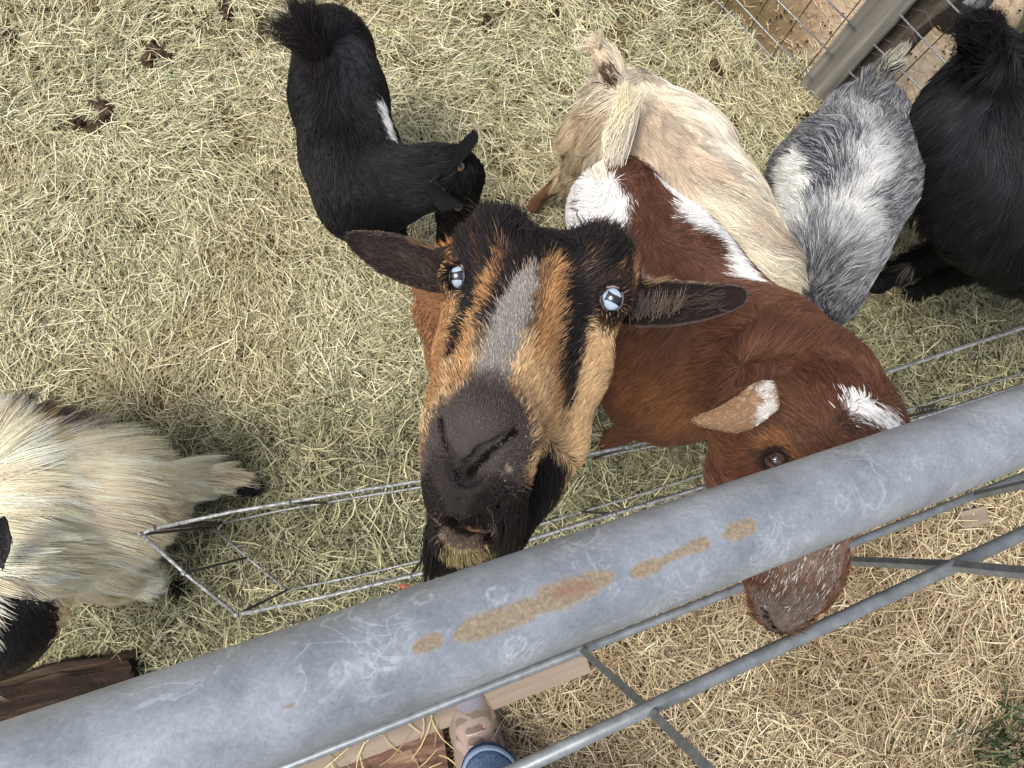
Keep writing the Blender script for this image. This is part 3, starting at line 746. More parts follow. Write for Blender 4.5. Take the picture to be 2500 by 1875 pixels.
# comb directions: up and outward from the nose, whorl above the bridge
for p_ in [((1280, 660), (1270, 560), (1265, 520)), ((1300, 640), (1350, 560)), ((1255, 660), (1215, 590), (1190, 520)), ((1330, 640), (1420, 580), (1470, 530)), ((1200, 700), (1150, 670)), ((1180, 780), (1140, 760)), ((1380, 700), (1440, 680), (1500, 640)),
           ((1270, 720), (1262, 690)), ((1240, 860), (1256, 800)), ((1200, 980), (1215, 920)), ((1280, 860), (1330, 800)), ((1350, 860), (1410, 800)), ((1300, 960), (1350, 880)), ((1400, 940), (1440, 860)), ((1370, 1060), (1420, 980)), ((1280, 1100), (1320, 1030)), ((1150, 900), (1120, 850)), ((1110, 990), (1092, 930)),
           ((1170, 1060), (1175, 1020)), ((1120, 1160), (1110, 1120)), ((1230, 1140), (1250, 1100)), ((1130, 1220), (1128, 1190)), ((1230, 1240), (1210, 1300)), ((1300, 1180), (1270, 1270)), ((1330, 1130), (1320, 1190)),
           ((1130, 1335), (1133, 1370)), ((1165, 1330), (1180, 1365)), ((1095, 1330), (1085, 1360)), ((1050, 1250), (1045, 1330)), ((1150, 560), (1130, 500)), ((1500, 600), (1510, 540)), ((1100, 720), (1098, 780)), ((1500, 780), (1480, 850)), ((1030, 700), (1030, 800)), ((1120, 560), (1070, 620))]:
    g.comb(*p_)
g.baselen = 0.0095
g.length(.022, [(1180, 570), (1250, 570)], 60, 40); g.length(.028, [(1430, 590), (1490, 600)], 46, 30); g.length(.012, [(1350, 610)], 50, 30)
g.length(.022, [(1030, 760), (1100, 540)], 80, 30); g.length(.0013, [(1170, 1080), (1150, 1170), (1130, 1230)], 165, 20); g.length(.0035, [(1280, 690), (1225, 830), (1190, 960)], 46, 12)
g.length(.012, [(1130, 1340)], 50, 20); g.length(.030, [(1310, 1160), (1240, 1290)], 46, 20); g.length(.0016, [(1075, 1265), (1085, 1305), (1120, 1325), (1165, 1322), (1190, 1285)], 26, 8)
g.lens.append((.0040, [EL], .026, .008)); g.lens.append((.0040, [ER], .028, .008))
for hp, rr in NOS[:2]:
    for i_ in range(len(hp) - 1):
        for f_ in np.linspace(0, 1, 8): g.bald.append((hp[i_] * (1 - f_) + hp[i_ + 1] * f_, (rr[i_] * (1 - f_) + rr[i_ + 1] * f_) * 1.25))
g.bald += [(eyeL, .0125), (eyeR, .0140), (S.hit(1135, 1281), .011), (S.hit(1148, 1150), .006), (S.hit(1185, 1112), .004)]
# ears
def DL(pts, f): return [D(x, y, f(x)) for x, y in pts]
fl = lambda x: .675 + (1098 - x) / 250 * .012; fr = lambda x: .672 + (x - 1500) / 320 * .02
e1 = leaf_ear(DL([(846, 578), (848, 570), (862, 562), (900, 562), (960, 569), (1030, 586), (1085, 612), (1120, 634)], fl), DL([(846, 586), (851, 600), (868, 620), (905, 650), (974, 690), (1049, 714), (1105, 716), (1130, 700)], fl), AWAY, .24, .004, 28, 14, .0016)
e2 = leaf_ear(DL([(1829, 716), (1826, 706), (1812, 697), (1770, 692), (1695, 687), (1615, 681), (1550, 680), (1500, 700)], fr), DL([(1829, 722), (1825, 736), (1808, 752), (1780, 764), (1720, 784), (1645, 798), (1560, 800), (1500, 784)], fr), AWAY, .24, .004, 28, 14, .0016)
def keep_head(X): return X[:, 2] > 0.28
root, V, Q = None, None, None
nb0 = len(g.strokes)
_ca = g.color_at
def col_main(X, _ca=_ca, g=g):
    c = _ca(X); pr, d = proj(X); 
    return c
EARP = [(e1, D(1098, 650, .675), D(850, 580, .69)), (e2, D(1500, 740, .675), D(1828, 718, .695))]
# ear coat: dark inside, tan outside (decided on the ear's own front and back layers)
for (eV, eQ), b0, t0 in EARP:
    n = len(eV) // 2
    g.strokes.append((lin((46, 38, 36)), [b0 + (t0 - b0) * .12, t0], .035, .012, 1, .15))
g.strokes.append((lin((186, 148, 104)), [e2[0][i_ * 14] for i_ in range(8, 28)], .0030, .0030, .9, .2))
g.strokes.append((lin((120, 108, 98)), [e1[0][i_ * 14] for i_ in range(28)], .0012, .0008, .9, .1)); g.strokes.append((lin((120, 108, 98)), [e2[0][i_ * 14] for i_ in range(28)], .0012, .0008, .9, .1)); g.strokes.append((lin((110, 98, 90)), [e2[0][i_ * 14 + 13] for i_ in range(24)], .0012, .0008, .8, .1))

g.guides.append(((EARP[0][1] + EARP[0][2]) / 2, nrm(EARP[0][2] - EARP[0][1]))); g.guides.append(((EARP[1][1] + EARP[1][2]) / 2, nrm(EARP[1][2] - EARP[1][1])))
g.guides.append((D(900, 600, .68), nrm(EARP[0][2] - EARP[0][1]))); g.guides.append((D(1750, 730, .68), nrm(EARP[1][2] - EARP[1][1])))
for _, b0, t0 in EARP: g.lens.append((.0042, [b0 + (t0 - b0) * .25, t0], .040, .010))
HB = P(1235, 960, 0.0)
MAIN, V, Q = finish_goat(g, 'goat', 'brown and black goat with pale blue eyes staring up over the gate', (e1, e2),
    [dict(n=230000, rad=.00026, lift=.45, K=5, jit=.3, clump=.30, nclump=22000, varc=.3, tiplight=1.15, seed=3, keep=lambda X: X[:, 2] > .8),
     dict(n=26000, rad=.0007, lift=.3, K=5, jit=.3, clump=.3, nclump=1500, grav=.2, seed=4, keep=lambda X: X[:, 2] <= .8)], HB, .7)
# ear tufts: long pale hairs rising inside each ear
r_ = np.random.default_rng(12)
Pt, Rt, Ct = [], [], []
def strands(root_pts, tips, rad, col, bend=None, K=6):
    n = len(root_pts); s_ = np.linspace(0, 1, K)[None, :, None]
    p = root_pts[:, None] * (1 - s_) + tips[:, None] * s_
    if bend is not None: p = p + bend[:, None] * (4 * s_ * (1 - s_))
    Pt.append(p); Rt.append(rad * np.interp(np.linspace(0, 1, K), [0, .1, .7, 1], [.8, 1, .8, .2])[None, :] * np.ones((n, 1))); Ct.append(np.tile(col, (n, 1)) * (1 + .3 * (r_.random((n, 1)) * 2 - 1)))
n = 130; x = r_.uniform(1000, 1085, n); y = 640 + (x - 1000) * .5 + r_.normal(0, 10, n); a_ = np.array([D(p_, q_, .665) for p_, q_ in zip(x, y)]); b_ = np.array([D(p_ - r_.uniform(5, 40), q_ - r_.uniform(5, 35), .645) for p_, q_ in zip(x, y)]); strands(a_, b_, .0003, lin((120, 108, 98)))
n = 160; x = r_.uniform(1530, 1660, n); y = 775 - (x - 1530) * .15 + r_.normal(0, 9, n); a_ = np.array([D(p_, q_, .675) for p_, q_ in zip(x, y)]); b_ = np.array([D(p_ + r_.uniform(-10, 30), q_ - r_.uniform(15, 60), .655) for p_, q_ in zip(x, y)]); strands(a_, b_, .0003, lin((120, 108, 98)))
# beard: separate wet black locks hanging from the chin on both sides
for (x0, y0, dd, x1, y1) in [(1058, 1300, .575, 1038, 1425), (1068, 1320, .58, 1052, 1418), (1080, 1340, .585, 1066, 1405), (1092, 1345, .59, 1078, 1412), (1104, 1350, .59, 1094, 1400), (1116, 1355, .59, 1108, 1398), (1050, 1280, .575, 1034, 1400), (1222, 1330, .595, 1200, 1385), (1250, 1310, .60, 1240, 1372), (1200, 1340, .595, 1180, 1380), (1275, 1280, .605, 1262, 1350), (1236, 1320, .6, 1222, 1384)]:
    n = 46; a_ = np.array([D(x0 + r_.normal(0, 4), y0 + r_.normal(0, 8), dd) for _ in range(n)]); tip = D(x1, y1 + 10, dd + .03)
    b_ = tip + r_.normal(size=(n, 3)) * .0016; b_ = a_ + (b_ - a_) * r_.uniform(.7, 1.05, (n, 1)); strands(a_, b_, .0004, lin((30, 26, 26)), r_.normal(size=(n, 3)) * .0015)
# crown: wispy ends and a bent twig of hay
n = 500; x = np.where(r_.random(n) < .5, r_.uniform(1170, 1300, n), r_.uniform(1400, 1520, n)); y = np.interp(x, [1170, 1260, 1350, 1450, 1520], [545, 560, 610, 585, 600]); a_ = np.array([S.hit(p_, q_) for p_, q_ in zip(x, y + 10)]); up_ = R @ np.array([0, 1.0, .1])
b_ = a_ + (up_ * r_.uniform(.008, .024, (n, 1)) + R @ np.array([1.0, 0, 0]) * r_.normal(0, .012, (n, 1)) + r_.normal(size=(n, 3)) * .004); strands(a_, b_, .00032, lin((34, 30, 32)), r_.normal(size=(n, 3)) * .003)
# whiskers and stray hairs round the muzzle and inside the ears
wk = []
for _ in range(34):
    x, y = r_.uniform(1050, 1290), r_.uniform(1090, 1290); a1 = S.hit(x, y); 
    dx, dy = (x - 1165) / 120 + r_.normal(0, .3), (y - 1150) / 150 + r_.normal(0, .3); wk.append((a1, a1 + R @ np.array([dx * .008, -dy * .008, .007])))
strands(np.array([w_[0] for w_ in wk]), np.array([w_[1] for w_ in wk]), .00014, lin((110, 98, 88)))
for (xa, xb, ya, sl, dep, n) in ((900, 1080, 610, .30, .672, 220), (1560, 1760, 752, -.12, .688, 240)):
    x = r_.uniform(xa, xb, n); y = ya + (x - xa) * sl + r_.normal(0, 16, n); a_ = np.array([D(p_, q_, dep) for p_, q_ in zip(x, y)]); sg = -1 if xa < 1000 else 1
    b_ = np.array([D(p_ + sg * r_.uniform(10, 34), q_ - r_.uniform(-6, 14), dep - .008) for p_, q_ in zip(x, y)]); strands(a_, b_, .00024, lin((84, 74, 68)))
n = 90; tt = r_.random(n) ** 1.5; a_ = np.array([D(1500 + 110 * t_, 696 - 10 * t_ + r_.normal(0, 4), .680) for t_ in tt]); b_ = a_ + (R @ np.array([.012, .003, .004])) * r_.uniform(.6, 1.3, (n, 1)); strands(a_, b_, .00018, lin((150, 122, 92)))
n = 60; tt = r_.random(n) ** 1.5; a_ = np.array([D(1100 - 90 * t_, 618 - 26 * t_ + r_.normal(0, 4), .680) for t_ in tt]); b_ = a_ + (R @ np.array([-.010, .004, .004])) * r_.uniform(.6, 1.3, (n, 1)); strands(a_, b_, .00018, lin((130, 104, 78)))
make_curves('beard_and_tufts', np.concatenate(Pt), np.concatenate(Rt), np.concatenate(Ct), FUR, MAIN)
tw = attr_mat('twig', .8, .2)
q = [D(1392, 508, .60), D(1410, 512, .60), D(1408, 524, .60), D(1416, 536, .605), D(1422, 548, .61)]
MB().tube(q, .0006, 6).build('twig_in_the_hair', noise_mat('dry stem', lin((70, 40, 30)), lin((120, 80, 50)), 300), MAIN)
# eyes
def eye(c, r, gaze, right, name='eye', pup=(.58, .25), off=(0, 0)):
    nu_, nv_ = 96, 64; gaze = nrm(gaze); right = nrm(right - gaze * gaze.dot(right)); upv = np.cross(gaze, right)
    V = []; cols = []
    th = np.linspace(0, np.pi, nv_); ph = np.linspace(0, 2 * np.pi, nu_, endpoint=False)
    for t_ in th:
        for p_ in ph:
            x_, y_, z_ = math.sin(t_) * math.cos(p_), math.sin(t_) * math.sin(p_), math.cos(t_)
            V.append(c + r * (x_ * right + y_ * upv + z_ * gaze))
            u_, v_ = x_ - off[0], y_ - off[1]
            rho = math.hypot(u_, v_)
            if abs(u_) < pup[0] and abs(v_) < pup[1] * (1 + .35 * (abs(u_) / pup[0]) ** 2) and z_ > 0: cc = lin((14, 18, 24))
            elif rho < .80 and z_ > 0: cc = lin((168, 184, 202)) * (1 - .22 * abs(math.sin(math.atan2(v_, u_) * 37 + rho * 6)) * rho) * (1.05 - .25 * (rho > .70))
            elif rho < .86 and z_ > 0: cc = lin((70, 76, 88))
            else: cc = lin((66, 52, 50))
            cols.append(cc)
    ii = np.arange(nv_ * nu_).reshape(nv_, nu_); jj = np.roll(ii, -1, 1)
    Q = np.stack([ii[:-1], ii[1:], jj[1:], jj[:-1]], -1).reshape(-1, 4)
    return np.array(V), Q, np.array(cols)
EYEM = attr_mat('eyeball', .12, .5, coat=1.0)
X_, Y_ = R @ np.array([1.0, 0, 0]), R @ np.array([0, 1.0, 0])
for c_, rr_, gz_, rt_, of_ in ((EL, er, nrm(CAM - EL) * 1.0 - X_ * .38 + Y_ * .05, X_ * .98 + Y_ * .10, (0, 0)), (ER, er, nrm(CAM - ER) + X_ * .18, X_ * .85 - Y_ * .42, (0, 0))):
    V_, Q_, c2_ = eye(c_ + nrm(CAM - c_) * .0058, rr_ * .92, gz_, rt_, off=of_)
    mesh_obj('eye', V_, Q_, EYEM, MAIN, True, c2_)

# eyelids: dark rims hugging each eyeball
LIDM = noise_mat('lid rim', lin((30, 22, 22)), lin((58, 44, 42)), 300, .35, .5)
PINK = noise_mat('upper lid edge', lin((120, 96, 92)), lin((150, 124, 116)), 300, .35, .5)
def on_ball(c, r, px, py):
    d = nrm(R @ cray(px, py)); w0 = CAM - c; b_ = w0 @ d; q_ = b_ * b_ - (w0 @ w0 - r * r)
    if q_ < 0: t_ = -b_; p_ = CAM + d * t_; return c + nrm(p_ - c) * r
    return CAM + d * (-b_ - math.sqrt(q_))
for c_, rim, top in ((EL, [(1103, 642), (1097, 662), (1097, 685), (1104, 702), (1117, 708), (1130, 698), (1134, 678), (1132, 655), (1122, 641), (1110, 638), (1103, 642)], [(1103, 644), (1112, 640), (1124, 643), (1131, 654)]),
                     (ER, [(1466, 712), (1482, 700), (1500, 697), (1517, 706), (1522, 725), (1519, 745), (1506, 760), (1488, 764), (1474, 754), (1466, 735), (1466, 712)], [(1480, 703), (1497, 699), (1512, 704)])):
    cb = c_ + nrm(CAM - c_) * .0068; rb = er * .92 + .0010
    MB().tube([on_ball(cb, rb, *p_) for p_ in rim], .0017, 8, False).build('eyelid', LIDM, MAIN)
    MB().tube([on_ball(cb, rb + .0010, *p_) for p_ in top], .0009, 6).build('eyelid_edge', PINK, MAIN)
# ------------------------------------------------------------------ brown and white goat with its head over the rack
def bounds(nodes, pad=.05):
    q = np.array([n[0] for n in nodes]); r = np.array([n[1] for n in nodes])[:, None]
    return (q - r).min(0) - pad, (q + r).max(0) + pad
def leg(S, top, knee, foot, r=(.045, .022, .017), k=.02):
    S.cap(top, knee, r[0], r[1], k); S.cap(knee, foot + [0, 0, .03], r[1], r[2], .01); S.cap(foot + [0, 0, .035], foot + [0, 0, .012], r[2], r[2] * 1.25, .008)
def down(p, z): return np.array([p[0], p[1], z])

sp = [(P(1512, 520, .45), .088), (P(1600, 690, .45), .122), (P(1715, 845, .48), .130), (P(1850, 880, .60), .090), (P(1950, 965, .75), .078), (P(2035, 1040, .86), .066)]
lo, hi = bounds(sp, .1); lo[2] = -.01; lo[:2] -= .05; hi[2] += .05; hi[0] += .05; lo[1] -= .12
g = Goat(lo, hi, .005); S = g.S
S.chain(sp, .05, .92)
S.cap(P(1570, 820, .40), P(1615, 930, .42), .10, .105, .05)
S.cap(P(1475, 520, .36), P(1460, 600, .30), .07, .06, .04); S.cap(P(1600, 560, .38), P(1600, 620, .3), .07, .05, .04)
S.cap(P(1870, 1075, .85), P(1850, 1150, .83), .058, .050, .03)                     # cheek
S.cap(P(2020, 1090, .87), P(1930, 1390, .79), .056, .041, .03); S.cap(P(1935, 1390, .79), P(1905, 1482, .77), .042, .028, .02)
S.cap(P(1850, 1170, .80), P(1900, 1440, .74), .040, .030, .03); S.cap(P(1980, 1370, .79), P(1955, 1430, .78), .032, .028, .02)
S.chain([(P(1500, 425, .52), .018), (P(1497, 340, .55), .014), (P(1515, 280, .57), .009), (P(1545, 238, .58), .005)], .012)   # tail
for tp, xy, ft in ((P(1640, 930, .36), (1580, 1020, .2), (1462, 1092)), (P(1760, 870, .36), (1690, 930, .2), (1600, 985)), (P(1460, 600, .3), (1440, 700, .18), (1380, 780)), (P(1600, 620, .3), (1540, 700, .18), (1480, 760))):
    leg(S, tp, P(*xy), P(*ft, 0), (.05, .024, .018))
EB = S.hit(1892, 1122); eb = EB + nrm(EB - CAM) * .0125; S.ell(EB, (.0115, .0065, .010), None, .003, 's')
for pts, rr in [([(1868, 1490), (1876, 1512), (1890, 1532)], [.0025, .0045, .003]), ([(1905, 1545), (1925, 1530), (1950, 1528)], [.002, .002, .002])]:
    hp = [S.hit(*q) for q in pts]; S.chain([(q + nrm(q - CAM) * r_c * .5, r_c) for q, r_c in zip(hp, rr)], .003, 1, 's')
g.base = lin((98, 66, 49)); g.edge = 60
W_ = (236, 234, 232)
g.paint(W_, [(1400, 560), (1440, 480), (1520, 470), (1620, 480)], 92, 8, 1, .5)
g.paint(W_, [(1420, 600), (1470, 560), (1560, 540)], 60, 8, 1, .5)
g.paint(W_, [(1640, 490), (1710, 545), (1765, 605), (1785, 650)], 52, 10, 1, .4)
g.paint(W_, [(1552, 640), (1566, 672)], 24, 8); g.paint((236, 226, 200), [(1470, 380), (1500, 300), (1555, 228)], 60, 8, 1, .1)
g.paint((90, 60, 46), [(1520, 410), (1560, 440), (1600, 460), (1570, 420)], 42, 8, 1, .5)
g.paint((90, 60, 46), [(1500, 382)], 18, 8, .8, .6); g.paint((84, 56, 44), [(1418, 500)], 14, 8)
g.paint((90, 60, 46), [(1580, 500), (1600, 580), (1640, 700), (1660, 800)], 52, 16, 1, .4); g.paint((90, 60, 46), [(1560, 600), (1530, 690)], 34, 14, 1, .5)
g.paint((90, 60, 46), [(1720, 600), (1740, 700)], 42, 14, 1, .4); g.paint((90, 54, 42), [(1700, 560), (1730, 590)], 9, 8, .8)
g.paint((78, 48, 38), [(1600, 480), (1620, 600), (1680, 720), (1790, 800), (1890, 850)], 26, 40, .65)
g.paint((130, 86, 56), [(1560, 900), (1640, 1000)], 100, 100, .7); g.paint((112, 74, 50), [(1620, 860), (1700, 900)], 60, 60, .5)
g.paint((82, 50, 38), [(2000, 900), (2080, 960), (2120, 1000)], 60, 60, .8); g.paint((100, 62, 42), [(1780, 1100), (1790, 1180)], 70, 40, .8)
g.paint(W_, [(2095, 985), (2130, 1010), (2180, 1030)], 30, 12); g.paint((60, 44, 40), [(2110, 1030), (2080, 1040), (2050, 1020)], 14, 14, .8)
g.paint((150, 104, 64), [(1870, 1075), (1920, 1090)], 30, 26, .6); g.paint((60, 40, 32), [(1868, 1110), (1885, 1138)], 12, 8)
g.paint((92, 68, 56), [(1960, 1330), (1960, 1400)], 150, 40, .95); g.paint((170, 160, 150), [(1960, 1350), (2010, 1400)], 50, 90, .30, 1.6); g.paint((190, 184, 180), [(1850, 1400), (1900, 1430)], 12, 22, .6, 1.4)
g.paint((104, 92, 86), [(1880, 1490), (1910, 1510), (1950, 1500)], 62, 24, .95); g.paint((20, 14, 12), [(1868, 1490), (1876, 1512), (1890, 1532)], 8, 4)
for p_ in [((1540, 420), (1600, 560)), ((1620, 600), (1700, 760)), ((1560, 540), (1460, 600)), ((1640, 560), (1740, 560)), ((1700, 700), (1800, 700)), ((1640, 760), (1560, 850)), ((1800, 860), (1680, 900)), ((1720, 980), (1620, 1020)), ((1880, 860), (1800, 960)), ((1900, 860), (1960, 800)),
           ((2100, 980), (2040, 900)), ((2060, 1000), (2000, 930)), ((1960, 1040), (1900, 990)), ((2110, 1010), (2150, 1050)), ((1840, 1060), (1790, 1020)), ((1860, 1150), (1790, 1140)), ((1780, 1180), (1760, 1120)), ((1900, 1480), (1930, 1400)), ((1980, 1440), (2000, 1380)), ((1500, 400), (1520, 280)), ((1470, 540), (1410, 560))]:
    a_, b_ = p_; 
    if p_[0][1] < 860 and p_[0][0] > 1600 and p_[0][1] > 400: pass
    g.comb(a_, b_)
g.baselen = .022
g.length(.010, [(2100, 990), (2150, 1020), (2040, 1000)], 90, 40)
g.length(.004, [(1880, 1490), (1900, 1510), (1950, 1495)], 80, 40); g.length(.011, [(1900, 1130), (1960, 1250), (1950, 1400)], 150, 60); g.length(.034, [(1700, 830), (1860, 860)], 110, 60); g.length(.010, [(1500, 380), (1540, 250)], 60, 20)
g.bald.append((EB, .0145)); g.lens.append((.006, [EB], .03, .01)); g.strokes.append((lin((52, 36, 30)), [EB], .017, .004, 1, .1))
DE = lambda x, y: PD(x, y, .640 + (1895 - x) / 208 * .02)
e1 = leaf_ear([DE(1687, 1024), DE(1705, 1015), DE(1748, 996), DE(1798, 969), DE(1823, 947), DE(1857, 926), DE(1890, 930)], [DE(1687, 1032), DE(1704, 1040), DE(1738, 1050), DE(1788, 1059), DE(1828, 1052), DE(1864, 1030), DE(1900, 1000)], AWAY, -.25, .004)
ea, et = DE(1890, 975), DE(1700, 1028)
g.strokes.append((lin((136, 108, 84)), [ea + (et - ea) * .3, et], .030, .010, 1, .3)); g.strokes.append((lin((208, 204, 200)), [DE(1872, 945), DE(1868, 1000)], .015, .012, .85, 1.2))
g.strokes.append((lin((96, 72, 60)), [DE(1690, 1030), DE(1740, 1050), DE(1800, 1058)], .002, .002, .8, .3))
g.guides.append(((ea + et) / 2, nrm(et - ea))); g.guides.append((DE(1720, 1030), nrm(et - ea))); g.lens.append((.0035, [ea, et], .045, .006)); g.lens.append((.0022, [ea + (et - ea) * .2, et], .05, .004))
MZ = S.hit(1950, 1390)
def fleck(X, col, r_):
    w_ = np.exp(-np.sum((X - MZ) ** 2, 1) / .05 ** 2) * .12; return np.where((r_.random(len(X)) < w_)[:, None], col * .3 + .42, col)
BW, V, Q = finish_goat(g, 'goat', 'chestnut and white goat reaching its head through under the top pipe', (e1,),
    [dict(n=190000, rad=.00040, lift=.24, K=5, jit=.35, clump=.35, nclump=12000, varc=.4, tiplight=1.2, seed=21, tint=fleck)], P(1600, 960, 0), .8)
V_, Q_, c2_ = eye(eb, .0135, nrm(CAM - eb) + X_ * .1 - Y_ * .35, X_ * .7 - Y_ * .7, pup=(.6, .22))
c2_ = np.where((c2_.sum(1) > .9)[:, None], lin((84, 58, 38)), c2_); mesh_obj('eye', V_, Q_, EYEM, BW, True, c2_)
lid = MB()
for ln_ in ([(1862, 1102), (1874, 1098), (1892, 1102), (1908, 1114), (1918, 1132)], [(1862, 1102), (1866, 1116), (1878, 1132), (1896, 1144), (1918, 1142)]):
    lid.tube([on_ball(eb, .0148, *q_) for q_ in ln_], [.0014, .0030, .0034, .0030, .0014], 8)
lid.build('eyelid', noise_mat('lid skin', lin((58, 40, 34)), lin((84, 60, 48)), 200, .5), BW)

# ------------------------------------------------------------------ long haired cream and tan goat behind it
sp = [(P(1530, 290, .42), .078), (P(1615, 400, .41), .108), (P(1700, 540, .40), .112), (P(1775, 640, .40), .095), (P(1770, 770, .32), .070), (P(1690, 860, .14), .050), (P(1660, 930, .05), .035)]
lo, hi = bounds(sp, .08); lo[2] = -.01; hi[2] = .68; lo[0] -= .1
g = Goat(lo, hi, .0055); S = g.S; S.chain(sp, .05, .9)
S.cap(P(1470, 330, .34), P(1440, 400, .25), .070, .045, .04); S.cap(P(1440, 400, .25), P(1375, 440, .15), .04, .024, .02); S.cap(P(1375, 440, .15), P(1312, 488, .03), .018, .012, .01); S.cap(P(1312, 488, .03), P(1304, 506, .01), .014, .017, .005)
for tp, xy, ft in ((P(1600, 380, .3), (1560, 500, .18), (1500, 580)), (P(1700, 600, .3), (1640, 680, .18), (1580, 740)), (P(1780, 640, .3), (1700, 720, .18), (1640, 780))): leg(S, tp, P(*xy), P(*ft, 0))
S.chain([(P(1497, 215, .48), .020), (P(1497, 180, .50), .016), (P(1478, 150, .51), .012), (P(1462, 134, .52), .007)], .015)
g.base = lin((198, 187, 168)); g.edge = 40
g.paint((176, 158, 138), [(1580, 300), (1660, 400), (1720, 520)], 80, 60, .8); g.paint((216, 208, 192), [(1620, 190), (1720, 290), (1800, 420)], 34, 30, .9)
g.paint((220, 212, 192), [(1600, 520), (1760, 520), (1840, 620)], 60, 50, .7); g.paint((186, 166, 136), [(1440, 300), (1380, 400)], 80, 50, .8)
g.paint((170, 150, 132), [(1800, 540), (1850, 560)], 40, 40, .7); g.paint((218, 204, 172), [(1850, 680), (1900, 740)], 60, 40, .9)
g.paint((118, 84, 60), [(1350, 460), (1305, 500)], 40, 10); g.paint((190, 172, 148), [(1465, 138)], 28, 10); g.paint((74, 50, 36), [(1485, 172), (1488, 205)], 20, 10, .95)
g.paint((150, 96, 60), [(1650, 880), (1650, 930)], 90, 20)
for p_ in [((1520, 220), (1560, 330)), ((1500, 260), (1430, 320)), ((1440, 330), (1370, 430)), ((1600, 240), (1700, 280)), ((1640, 340), (1740, 380)), ((1600, 400), (1640, 520)), ((1680, 460), (1800, 500)), ((1640, 560), (1760, 600)), ((1720, 560), (1840, 600)), ((1800, 620), (1880, 690)), ((1780, 680), (1850, 740)), ((1497, 210), (1466, 140))]: g.comb(*p_)
g.baselen = .050
g.length(.030, [(1580, 280), (1640, 380)], 80, 50); g.length(.085, [(1700, 480), (1820, 600), (1870, 700)], 90, 60); g.length(.055, [(1430, 320), (1390, 390)], 50, 40); g.length(.008, [(1355, 455), (1305, 500)], 40, 8); g.length(.02, [(1480, 170)], 40, 15)
TANG, V, Q = finish_goat(g, 'goat', 'shaggy cream and tan goat with short upright tail behind the chestnut and white one', (),
    [dict(n=140000, rad=.00048, lift=.16, K=8, jit=.3, clump=.75, nclump=2200, grav=.28, wave=.11, wfreq=60, varc=.25, varl=.4, tiplight=1.25, clvar=.24, nz=.25, seed=31)], P(1600, 560, 0), .8)

# ------------------------------------------------------------------ grey goat
sp = [(P(2098, 325, .42), .082), (P(2052, 450, .42), .113), (P(2000, 600, .41), .094), (P(1985, 700, .34), .070), (P(1960, 770, .20), .055), (P(1890, 830, .07), .038)]
lo, hi = bounds(sp, .08); lo[2] = -.01; hi[2] = .72; hi[1] += .1; hi[0] += .06
g = Goat(lo, hi, .0055); S = g.S; S.chain(sp, .05, .92)
for tp, xy, ft in ((P(1980, 620, .3), (1900, 700, .18), (1830, 760)), (P(2040, 620, .3), (1960, 700, .18), (1880, 760)), (P(2050, 350, .3), (1960, 450, .18), (1880, 520)), (P(2140, 350, .3), (2050, 450, .18), (1960, 520))): leg(S, tp, P(*xy), P(*ft, 0))
S.chain([(P(2110, 250, .50), .022), (P(2135, 205, .54), .014), (P(2168, 165, .58), .008), (P(2190, 140, .60), .004)], .015)
g.base = lin((104, 106, 113)); g.edge = 34
g.paint((74, 76, 84), [(2000, 370), (2025, 430), (1990, 500)], 62, 34, .95, .8); g.paint((104, 106, 112), [(2150, 300), (2200, 450), (2160, 560)], 50, 50, .8, .8)
g.paint((224, 224, 218), [(1945, 430), (1928, 500), (1922, 560)], 56, 10, 1, .5); g.paint((206, 206, 204), [(2120, 430), (2070, 510), (2030, 580), (2100, 560)], 40, 50, .9, 1)
g.paint((180, 180, 182), [(2080, 260), (2120, 330), (2100, 420)], 34, 44, .8, 1); g.paint((96, 98, 102), [(1950, 640), (2000, 640)], 40, 50, .7, 1); g.paint((168, 170, 172), [(2080, 640), (2100, 620), (1960, 540)], 36, 40, .7, 1)
g.paint((70, 72, 76), [(1975, 740), (2000, 790)], 46, 36, .9, .6); g.paint((34, 32, 34), [(1868, 430), (1864, 480)], 30, 10, 1)
g.paint((190, 186, 166), [(2190, 140), (2172, 165)], 26, 14); g.paint((30, 28, 30), [(2150, 200), (2165, 175)], 14, 8, 1)
for p_ in [((2090, 330), (2105, 250)), ((2060, 340), (1995, 310)), ((2130, 340), (2190, 290)), ((2070, 430), (2085, 350)), ((2040, 430), (1950, 400)), ((2120, 430), (2200, 390)), ((2030, 540), (2060, 450)), ((1990, 520), (1890, 500)), ((2070, 560), (2160, 500)), ((1990, 640), (2010, 560)), ((1970, 640), (1910, 620)), ((2020, 660), (2110, 620)), ((1975, 720), (1985, 650)), ((1960, 720), (1935, 690)), ((2000, 740), (2060, 700)), ((1980, 790), (1980, 740)), ((2115, 240), (2190, 140))]: g.comb(*p_)
g.baselen = .032; g.length(.014, [(1890, 500)], 50, 20); g.length(.046, [(2050, 520), (2000, 660)], 70, 60); g.length(.028, [(2130, 200), (2190, 140)], 40, 20); g.length(.035, [(2110, 260), (2060, 300), (2140, 300)], 40, 30)
def salt(X, col, r_):
    s_ = r_.random((len(X), 1)); s_ = np.where(col.mean(1, keepdims=True) > .45, .5, s_); return np.where(s_ < .28, col * .45, np.where(s_ > .72, col * .5 + .32, col))
GREY, V, Q = finish_goat(g, 'goat', 'silvery grey goat with a white side patch, head lowered into the hay', (),
    [dict(n=140000, rad=.00046, lift=.24, K=6, jit=.4, clump=.6, nclump=4000, grav=.12, wave=.05, varc=.2, tiplight=1.15, seed=41, tint=salt)], P(1930, 620, 0), .6)

